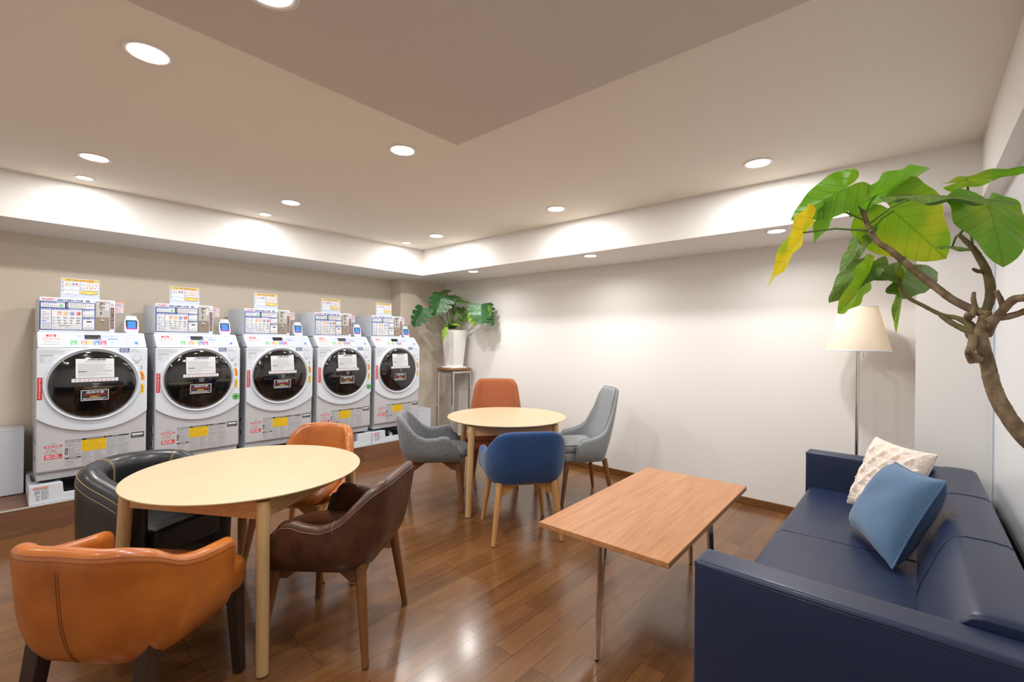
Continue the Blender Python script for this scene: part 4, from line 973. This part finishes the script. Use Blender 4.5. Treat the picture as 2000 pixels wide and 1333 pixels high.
# back: swept profile, flat top and a sloping padded face
yb = -D2
prof = [(yb, 0.12), (yb, 0.645), (yb+0.006, 0.66), (yb+0.02, 0.669), (yb+0.06, 0.674), (yb+0.125, 0.673), (yb+0.150, 0.666), (yb+0.168, 0.648), (yb+0.190, 0.60), (yb+0.212, 0.54), (yb+0.238, 0.47), (yb+0.252, 0.41), (yb+0.256, 0.12)]
def backrow(x, k): return [Vector((x, p[0]*1.0, p[1]-k*0.012*(1 if p[1] > 0.4 else 0))) for p in prof]
xs = [-W3/2, -W3/2+0.004, -W3/2+0.012, -W3/2+0.03]; xs = xs+[-W3/2+0.03+(W3-0.06)*k/24 for k in range(1, 24)]+[-q for q in reversed(xs)]
b = MB(); ks = [1, 0.45, 0.12, 0] + [0]*23 + [0, 0.12, 0.45, 1]
rows = [backrow(x, k) for x, k in zip(xs, ks)]; b.grid(rows, NAVYL)
for r_ in (rows[0], rows[-1]): b.add(r_, [tuple(range(len(r_)))], NAVYL)
bk = b.build('backrest', t, recalc=True)
b = MB()
for k in (-1, 1):
    x = k*W3/6; b.tube([(x, p[0]+(0.0006 if i > 4 else 0), p[1]+0.0006) for i, p in enumerate(prof[2:12])], 0.002, mat('navy_seam', (20, 28, 54), 0.5), 6)
b.build('seam', bk)
for sx in (-1, 1):
    for sy in (-1, 1):
        b = MB(); b.cone((sx*(L2-0.06), sy*(D2-0.07), 0.0), (sx*(L2-0.06), sy*(D2-0.07), 0.095), 0.02, 0.02, CHROME, 20); b.build('leg', t)

# ------------------------------------------------------------------ cushions
def cushion(name, label, corners, T, M, backM, pinch=0.10, pipe=None, fur=False, n=44):
    """corners: P00 P10 P11 P01 (world), inflated; T half thickness"""
    P = [Vector(p) for p in corners]; c = sum(P, Vector())/4
    t = thing(name, label, 'cushion', c); P = [p-c for p in P]
    nrm = ((P[1]-P[0]).cross(P[3]-P[0])).normalized()
    def pos(u, v, s):
        # edges bow inwards so the corners stick out
        uu, vv = 2*u-1, 2*v-1
        u2 = 0.5+uu/2*(1-pinch*(1-vv*vv)*uu*uu); v2 = 0.5+vv/2*(1-pinch*(1-uu*uu)*vv*vv)
        p = P[0].lerp(P[1], u2).lerp(P[3].lerp(P[2], u2), v2)
        h = T*((1-uu**4)*(1-vv**4))**0.55
        if fur and s > 0:
            a = abs(((u*4.6+v*3.4) % 1)-0.5)*2; q = abs(((u*4.6-v*3.4+7) % 1)-0.5)*2
            h += T*0.26*(max(a, q)**2-0.4)*min(1, h/T*1.3) + rnd.uniform(-0.0035, 0.0035)
        elif not fur:
            h += T*0.035*math.sin(9*u+3*math.sin(5*v))*(1-uu*uu)
        return p + nrm*h*s
    for s, MM, nm in ((1, M, 'front_cover'), (-1, backM, 'back_cover')):
        b = MB(); rows = [[pos(i/n, j/n, s) for j in range(n+1)] for i in range(n+1)]
        b.grid(rows if s > 0 else rows[::-1], MM); b.build(nm, t)
    if pipe:
        b = MB(); pts = [pos(i/n, 0, 1) for i in range(n)]+[pos(1, j/n, 1) for j in range(n)]+[pos(1-i/n, 1, 1) for i in range(n)]+[pos(0, 1-j/n, 1) for j in range(n+1)]
        b.tube(pts, 0.0045, pipe, 6); b.build('piping', t)
    return t
cushion('throw_cushion', 'slate blue linen cushion leaning on the sofa back in front of the cream cushion', [(2.86, 0.235, 0.45), (2.43, 0.062, 0.44), (2.56, -0.098, 0.80), (2.81, 0.065, 0.80)], 0.082, LINEN, LINENB, 0.07, LINEN)
cushion('throw_cushion', 'cream plush cushion with a raised pattern behind the blue cushion', [(3.22, 0.285, 0.45), (2.99, 0.045, 0.45), (3.11, -0.092, 0.81), (3.335, 0.165, 0.83)], 0.06, FUR, FUR, 0.08, None, True, 70)

# ------------------------------------------------------------------ floor lamp
t = thing('floor_lamp', 'chrome floor lamp with a cream tapered shade behind the far sofa arm', 'lamp', (3.945, 0.298, 0))
b = MB(); b.lathe([(0, 0), (0.125, 0), (0.125, 0.008), (0.118, 0.014), (0.02, 0.02), (0.012, 0.03), (0.0, 0.03)], CHROME, 40); b.build('base', t, recalc=True)
b = MB(); b.cone((0, 0, 0.02), (0, 0, 1.40), 0.0105, 0.0105, CHROME, 20); b.build('pole', t)
b = MB(); b.lathe([(0.186, 1.312), (0.109, 1.612), (0.107, 1.612), (0.184, 1.312), (0.186, 1.312)], SHADE, 64); s_ = b.build('lamp_shade', t)
b = MB(); b.lathe([(0.186, 1.309), (0.1875, 1.313), (0.185, 1.318)], PAPER, 64); b.lathe([(0.1095, 1.609), (0.1105, 1.613), (0.108, 1.613)], PAPER, 64); b.build('shade_trim', s_)
b = MB(); b.lathe([(0, 1.40), (0.018, 1.40), (0.018, 1.44), (0, 1.44)], CHROME, 20); b.lathe([(0, 1.44), (0.014, 1.445), (0.03, 1.48), (0.028, 1.51), (0.012, 1.53), (0, 1.532)], PAPER, 20); b.build('bulb', t)
b = MB(); b.tube([(0.02, -0.03, 1.44), (0.022, -0.032, 1.285)], 0.0012, CHROME, 6); b.lathe([(0, 0), (0.003, 0.001), (0.003, 0.016), (0, 0.017)], CHROME, 10, Matrix.Translation((0.022, -0.032, 1.27))); b.build('pull_switch', t)

# ------------------------------------------------------------------ plant stand, pot and monstera
PSX, PSY = 3.985, 4.515
t = thing('plant_stand', 'tall plant stand with chrome legs and a round dark wood top in the far corner', 'plant stand', (PSX, PSY, 0))
b = MB(); b.lathe([(0, 0.965), (0.21, 0.965), (0.226, 0.972), (0.228, 0.982), (0.224, 0.990), (0.0, 0.990)], WALNUT, 64); b.build('stand_top', t, recalc=True)
for sx in (-1, 1):
    for sy in (-1, 1):
        b = MB(); b.box((sx*0.145, sy*0.145, 0.4825), (0.026, 0.026, 0.965), CHROME); l = b.build('leg', t, bevel=0.002)
b = MB()
for s in (-1, 1):
    b.box((0, s*0.145, 0.945), (0.264, 0.02, 0.026), CHROME); b.box((s*0.145, 0, 0.945), (0.02, 0.264, 0.026), CHROME)
b.build('top_frame', t, bevel=0.002)
t = thing('potted_monstera', 'monstera with big split leaves in a tall white pot on the plant stand', 'plant', (PSX, PSY, 0.990))
MO = Vector((PSX, PSY, 0.990))
b = MB(); b.rbox((0, 0, 0.012), (0.235, 0.235, 0.024), 0.01, POTW); b.build('saucer', t)
def sqtaper(b, w0, w1, z0, z1, M, wall=0.012):
    R = lambda w, z: [Vector((sx*w/2, sy*w/2, z)) for sx, sy in ((-1, -1), (1, -1), (1, 1), (-1, 1))]
    rows = [R(w0, z0), R(w1, z1), R(w1-2*wall, z1), R(w1-2*wall-0.01, z1-0.06)]
    b.grid([r_+[r_[0]] for r_ in rows], M, smooth=False); b.add(R(w0, z0), [(3, 2, 1, 0)], M); b.add(R(w1-2*wall-0.002, z1-0.03), [(0, 1, 2, 3)], SOIL)
b = MB(); sqtaper(b, 0.165, 0.236, 0.02, 0.495, POTW); b.build('pot', t, bevel=0.004)

def leaf_frame(base, tip, nrm):
    y = (tip-base); L = y.length; y.normalize(); z = (nrm - y*nrm.dot(y)).normalized(); x = y.cross(z)
    return Matrix((x, y, z)).transposed().to_4x4(), L
def heart_leaf(parent, M, base, tip, nrm, w, fold=0.15, curl=0.15, wave=0.03, lobe=0.30, seed=0, org=Vector(), skew=0.0):
    """heart leaf; attachment point at base; w = full width / length"""
    R = random.Random(seed); Mt, L = leaf_frame(base, tip, nrm); Mt.translation = base-org
    nphi, nr = 56, 9; ph0 = R.uniform(0, 6)
    def rad(phi):
        a = abs(phi); k = a/PI
        pts = [(0, 1.0), (0.05, 0.90), (0.16, 0.70), (0.30, 0.60), (0.5, 0.54), (0.68, 0.55), (0.83, 0.54), (0.93, 0.40), (0.975, 0.2), (1, 0.03)]
        v = curve(pts, k)
        return v
    b = MB(); vs = []; uvs = []
    for i in range(nphi+1):
        phi = -PI + 2*PI*i/nphi; r = rad(phi)
        for j in range(nr+1):
            q = j/nr*r; x = math.sin(phi)*q*w/1.1; y = math.cos(phi)*q*(1 if math.cos(phi) > 0 else lobe/0.5)
            z = -fold*abs(x)*1.4 - curl*(max(0, y)**2) - curl*0.5*(min(0, y)**2) + wave*(j/nr)**2*math.sin(phi*7+ph0) + skew*x
            vs.append(Vector((x*L, y*L, z*L))); uvs.append((x, y))
    fs = []
    for i in range(nphi):
        for j in range(nr): fs.append((i*(nr+1)+j, i*(nr+1)+j+1, (i+1)*(nr+1)+j+1, (i+1)*(nr+1)+j))
    b.add(vs, fs, M, True, Mt)
    for i, u in enumerate(uvs): b.uv[i] = u
    return b.build('leaf', parent)
def split_leaf(parent, M, base, tip, nrm, w, nl=6, cut=0.45, droop=0.25, org=Vector(), seed=0, fold=0.2):
    R = random.Random(seed); Mt, L = leaf_frame(base, tip, nrm); Mt.translation = base-org
    b = MB(); k = 0
    def W(v): return math.sin(PI*min(1, max(0, (v*0.90+0.09)))**0.70)**0.62*w*0.5
    for s in (-1, 1):
        for l in range(nl):
            v0, v1 = l/nl, (l+1)/nl; nu, nv = 8, 5; vs = []; uvs = []
            for i in range(nu+1):
                q = i/nu; g = 0 if q < 1-cut else ((q-(1-cut))/cut)**0.7*0.13*(1 if nl > 1 else 0)
                for j in range(nv+1):
                    e = j/nv; f = lerp(v0+g*(v1-v0), v1-g*(v1-v0), e)
                    tipin = 1-0.10*(2*e-1)**2*(q if nl > 1 else 0)
                    x = s*q*W(f)*tipin; y = f*0.92 - q*0.15*(1-f)**1.2*1.6 + q*0.06
                    if f > 0.9: y += (f-0.9)*0.8*(1-q)
                    z = -droop*y*y - fold*abs(x) + 0.02*math.sin(9*f+s+seed)
                    vs.append(Vector((x*L, y*L, z*L))); uvs.append((x, y))
            fs = []
            for i in range(nu):
                for j in range(nv):
                    q = (i*(nv+1)+j, i*(nv+1)+j+1, (i+1)*(nv+1)+j+1, (i+1)*(nv+1)+j); fs.append(q if s < 0 else q[::-1])
            o = b.add(vs, fs, M, True, Mt)
            for n_, u in enumerate(uvs): b.uv[o+n_] = u
    return b.build('leaf', parent)
def p4(x, y, d): return at(770+x/4.164, 540+y/4.164, d)
TOC = -_f
crown = at(770+470/4.164, 540+425/4.164, 6.0)
ML = [   # base, tip, depth base, depth tip, normal(right, up, toward camera), width ratio, material, lobes
    ((238, 262), (150, 402), 5.72, 5.62, (-0.3, 0.5, 0.8), 0.80, MG, 4), ((392, 158), (322, 312), 5.78, 5.66, (-0.2, 0.4, 0.9), 0.86, MG, 5),
    ((420, 112), (268, 160), 5.95, 5.85, (-0.2, 0.95, 0.25), 0.75, MGM, 5), ((428, 182), (492, 276), 5.95, 5.88, (0.5, 0.3, 0.75), 0.62, MGM, 1),
    ((512, 190), (612, 196), 5.9, 5.75, (0.1, 0.93, 0.22), 0.8, MGM, 3), ((474, 152), (560, 190), 5.9, 5.8, (0.0, 0.92, 0.3), 0.7, MGM, 1),
    ((540, 262), (566, 372), 5.95, 5.92, (0.6, 0.2, 0.7), 0.62, MGM, 3), ((628, 292), (648, 402), 5.72, 5.6, (-0.3, 0.5, 0.8), 0.78, MB2, 1),
    ((706, 232), (712, 376), 5.62, 5.5, (0.1, 0.4, 0.9), 0.98, MG, 5), ((775, 238), (790, 318), 5.62, 5.58, (0.6, 0.2, 0.7), 0.6, MGM, 1),
    ((770, 330), (800, 402), 5.6, 5.56, (0.3, 0.3, 0.8), 0.75, MG, 3), ((530, 392), (462, 384), 5.9, 5.8, (0.0, 0.75, 0.6), 0.62, MB2, 1),
    ((420, 418), (386, 528), 5.72, 5.66, (-0.5, 0.2, 0.8), 0.52, MB2, 1), ((528, 250), (486, 258), 5.98, 5.95, (0, 0.8, 0.5), 0.8, MGM, 1)]
for k, (pb, pt_, db, dt, nn, wr, M, nl) in enumerate(ML):
    B_, T_ = p4(pb[0], pb[1], db), p4(pt_[0], pt_[1], dt); N_ = CR*nn[0]*0.8+Vector((0, 0, nn[1]*(0.55 if nn[1] < 0.6 else 1.0)))+TOC*nn[2]
    c0 = crown + CR*rnd.uniform(-0.04, 0.04)
    mid = c0.lerp(B_, 0.5) + Vector((0, 0, 0.07))
    st = MB(); st.tube([c0-MO, c0.lerp(mid, 0.5)+Vector((0, 0, 0.015))-MO, mid-MO, mid.lerp(B_, 0.55)+Vector((0, 0, 0.02))-MO, B_-MO], [0.0075, 0.0068, 0.006, 0.005, 0.0042], STALK, 8); so = st.build('leaf_stalk', t)
    if nl == 1: heart_leaf(t, M, B_+(T_-B_)*0.16, T_, N_, wr, 0.15, 0.15, 0.02, 0.28, k, MO)
    else: split_leaf(t, M, B_-(T_-B_)*0.02, T_, N_, wr*1.38, nl, 0.50, 0.16, MO, k)

# ------------------------------------------------------------------ big-leaved tree at the right
TX, TY = 1.27, -0.195
t = thing('umbellata_tree', 'small tree with large heart-shaped green leaves and a bent trunk beside the sofa', 'tree', (TX, TY, 0))
TO = Vector((TX, TY, 0))
b = MB(); b.lathe([(0, 0), (0.105, 0), (0.108, 0.004), (0.138, 0.36), (0.136, 0.364), (0.126, 0.362), (0.124, 0.33), (0, 0.33)], POTW, 48); pt = b.build('pot', t, recalc=True)
b = MB(); b.lathe([(0, 0.334), (0.123, 0.332)], SOIL, 40); b.build('soil', t)
def q8(x, y, d): return at(1460+x/2.298, 280+y/2.298, d)
def limb(pts, radii, M, name='branch', knots=3, wob=0.0012):
    P = [Vector(p)-TO for p in pts]
    # smooth and add little rings
    out = []; rr = []
    for i in range(len(P)-1):
        p0, p1, p2, p3 = P[max(0, i-1)], P[i], P[i+1], P[min(len(P)-1, i+2)]
        for k in range(8):
            s = k/8; out.append(0.5*((2*p1)+(p2-p0)*s+(2*p0-5*p1+4*p2-p3)*s*s+(3*p1-p0-3*p2+p3)*s**3)); rr.append(lerp(radii[i], radii[i+1], s)*(1+0.022*math.sin(15*(i+s)+3*math.sin(4*(i+s))))+rnd.uniform(-wob, wob)*0.3)
    out.append(P[-1]); rr.append(radii[-1])
    b = MB(); b.tube(out, rr, M, 14); return b.build(name, t)
trunk = [Vector((TX, TY, 0.33)), Vector((TX+0.01, TY, 0.62)), Vector((TX+0.05, TY-0.015, 0.92)), at(2080, 945, 0.90)]
trunk += [q8(1241, 1318, 0.93), q8(1182, 1245, 0.95), q8(1130, 1160, 0.97), q8(1098, 1080, 0.985), q8(1080, 1000, 1.0), q8(1060, 930, 1.0), q8(1045, 862, 1.0), q8(1062, 800, 1.0), q8(1072, 755, 1.0)]
limb(trunk, [0.0182, 0.0182, 0.0175, 0.0163, 0.0152, 0.0144, 0.0141, 0.0135, 0.0131, 0.0125, 0.0129, 0.0110, 0.0095], BARK, 'trunk')
limb([q8(1075, 770, 1.0), q8(1000, 742, 1.02), q8(920, 702, 1.05), q8(850, 650, 1.08), q8(770, 588, 1.11), q8(700, 530, 1.14), q8(640, 480, 1.16), q8(580, 440, 1.18), q8(545, 378, 1.19), q8(522, 318, 1.20), q8(512, 300, 1.2)], [0.0103, 0.0089, 0.0084, 0.0082, 0.0079, 0.0075, 0.0071, 0.0066, 0.0062, 0.0056, 0.0049], BARK)
limb([q8(1040, 900, 1.0), q8(1008, 860, 1.01), q8(996, 815, 1.02), q8(940, 785, 1.05), q8(870, 770, 1.1), q8(790, 730, 1.15), q8(722, 692, 1.18), q8(688, 640, 1.2), q8(664, 598, 1.21)], [0.0106, 0.0110, 0.0085, 0.0051, 0.0049, 0.0044, 0.0048, 0.0046, 0.0015], BARKG)
limb([q8(1000, 850, 1.01), q8(970, 835, 1.03), q8(915, 806, 1.06), q8(872, 775, 1.09)], [0.0075, 0.0062, 0.0060, 0.0058], BARKG)
limb([q8(1062, 775, 1.0), q8(1088, 700, 1.0), q8(1088, 630, 1.0), q8(1066, 560, 1.01), q8(1035, 505, 1.02), q8(1010, 470, 1.03), q8(950, 410, 1.05)], [0.0083, 0.0089, 0.0086, 0.0079, 0.0066, 0.0059, 0.0040], BARKG)
limb([q8(1075, 862, 1.0), q8(1105, 800, 0.98), q8(1150, 745, 0.96), q8(1195, 702, 0.94), q8(1250, 690, 0.92), q8(1330, 640, 0.9)], [0.0086, 0.0085, 0.0083, 0.0081, 0.0072, 0.0065], BARK)
limb([q8(1080, 800, 0.99), q8(1110, 785, 0.98), q8(1170, 778, 0.96), q8(1250, 752, 0.94), q8(1330, 700, 0.92)], [0.0082, 0.0076, 0.0067, 0.0062, 0.0055], BARK)
limb([q8(1012, 985, 1.0), q8(998, 945, 1.0), q8(1008, 900, 1.0), q8(1012, 860, 1.0)], [0.0075, 0.0086, 0.0073, 0.0079], BARK)
limb([q8(1040, 975, 0.99), q8(1010, 950, 0.99), q8(985, 936, 0.99)], [0.0084, 0.0066, 0.0042], BARK)
limb([q8(995, 790, 1.015), q8(985, 775, 1.01), q8(988, 768, 1.0)], [0.0056, 0.0056, 0.0049], BARK)
limb([q8(1005, 780, 1.01), q8(1020, 740, 1.01), q8(1014, 700, 1.01), q8(1017, 668, 1.01)], [0.006, 0.0052, 0.0045, 0.003], BARK, 'twig')
limb([q8(1150, 740, 0.96), q8(1135, 700, 0.96), q8(1117, 662, 0.96)], [0.006, 0.005, 0.004], BARK, 'twig')
limb([q8(1062, 575, 1.01), q8(1035, 575, 1.01), q8(1012, 564, 1.01)], [0.005, 0.0042, 0.003], BARKG, 'twig')
#        name: base, tip (crop px), depth base, depth tip, normal (right, up, toward viewer), width ratio, fold, curl, material, stalk start
UL = [((432, 206), (192, 345), 1.20, 1.26, (-0.42, 0.22, 0.88), 0.86, 0.12, 0.03, UG, (524, 322), 1.20),
      ((368, 305), (312, 452), 1.24, 1.27, (0.50, -0.15, 0.85), 1.05, 0.10, 0.10, UG, (522, 345), 1.19),
      ((250, 402), (92, 652), 1.17, 1.15, (0.66, -0.35, 0.62), 0.74, 0.12, 0.03, UY, (540, 393), 1.18),
      ((578, 236), (826, 122), 1.24, 1.30, (0.36, -0.70, 0.60), 0.56, 0.08, 0.02, UG, (528, 318), 1.20),
      ((655, 306), (905, 516), 1.27, 1.24, (0.0, -0.22, 0.97), 1.22, 0.06, 0.06, UYG, (552, 398), 1.18),
      ((765, 232), (1240, 226), 1.02, 0.86, (0.02, 0.90, 0.20), 0.62, 0.20, 0.10, UD, (548, 360), 1.18),
      ((985, 160), (1330, 70), 1.08, 1.0, (0.0, 0.60, 0.62), 0.55, 0.15, 0.12, UG, (1010, 470), 1.03),
      ((1086, 292), (1172, 546), 0.98, 0.93, (0.0, -0.35, 0.92), 1.3, 0.04, 0.05, UG, (950, 410), 1.05),
      ((514, 425), (398, 590), 1.3, 1.32, (-0.55, 0.50, 0.35), 0.50, 0.1, 0.1, UD, (560, 410), 1.19),
      ((525, 553), (362, 700), 1.24, 1.22, (-0.50, 0.62, 0.50), 0.62, 0.12, 0.12, UD, (684, 632), 1.2),
      ((540, 606), (430, 768), 1.22, 1.17, (0.50, -0.25, 0.80), 0.82, 0.10, 0.10, UYG, (680, 628), 1.2),
      ((706, 600), (676, 860), 1.22, 1.24, (0.85, 0.0, 0.45), 0.42, 0.30, 0.05, UYG, (690, 632), 1.2),
      ((690, 610), (905, 545), 1.24, 1.30, (0.0, 0.45, 0.80), 0.55, 0.1, 0.15, UD, (688, 640), 1.2),
      ((920, 462), (1062, 468), 1.10, 1.02, (0.0, 0.92, 0.25), 0.60, 0.2, 0.15, UD, (950, 410), 1.05)]
for k, (pb, pt_, db, dt, nn, wr, fo, cu, M, ss, sd) in enumerate(UL):
    B_, T_ = q8(pb[0], pb[1], db), q8(pt_[0], pt_[1], dt); N_ = CR*nn[0]+Vector((0, 0, nn[1]))+TOC*nn[2]
    S_ = q8(ss[0], ss[1], sd); mid = S_.lerp(B_, 0.5)+Vector((0, 0, 0.008))
    lf = heart_leaf(t, M, B_, T_, N_, wr, fo, cu, 0.03, 0.38, 30+k, TO)
    st = MB(); st.tube([S_-TO, mid-TO, B_-TO], [0.0026, 0.0023, 0.002], STALK, 8); st.build('leaf_stalk', t)
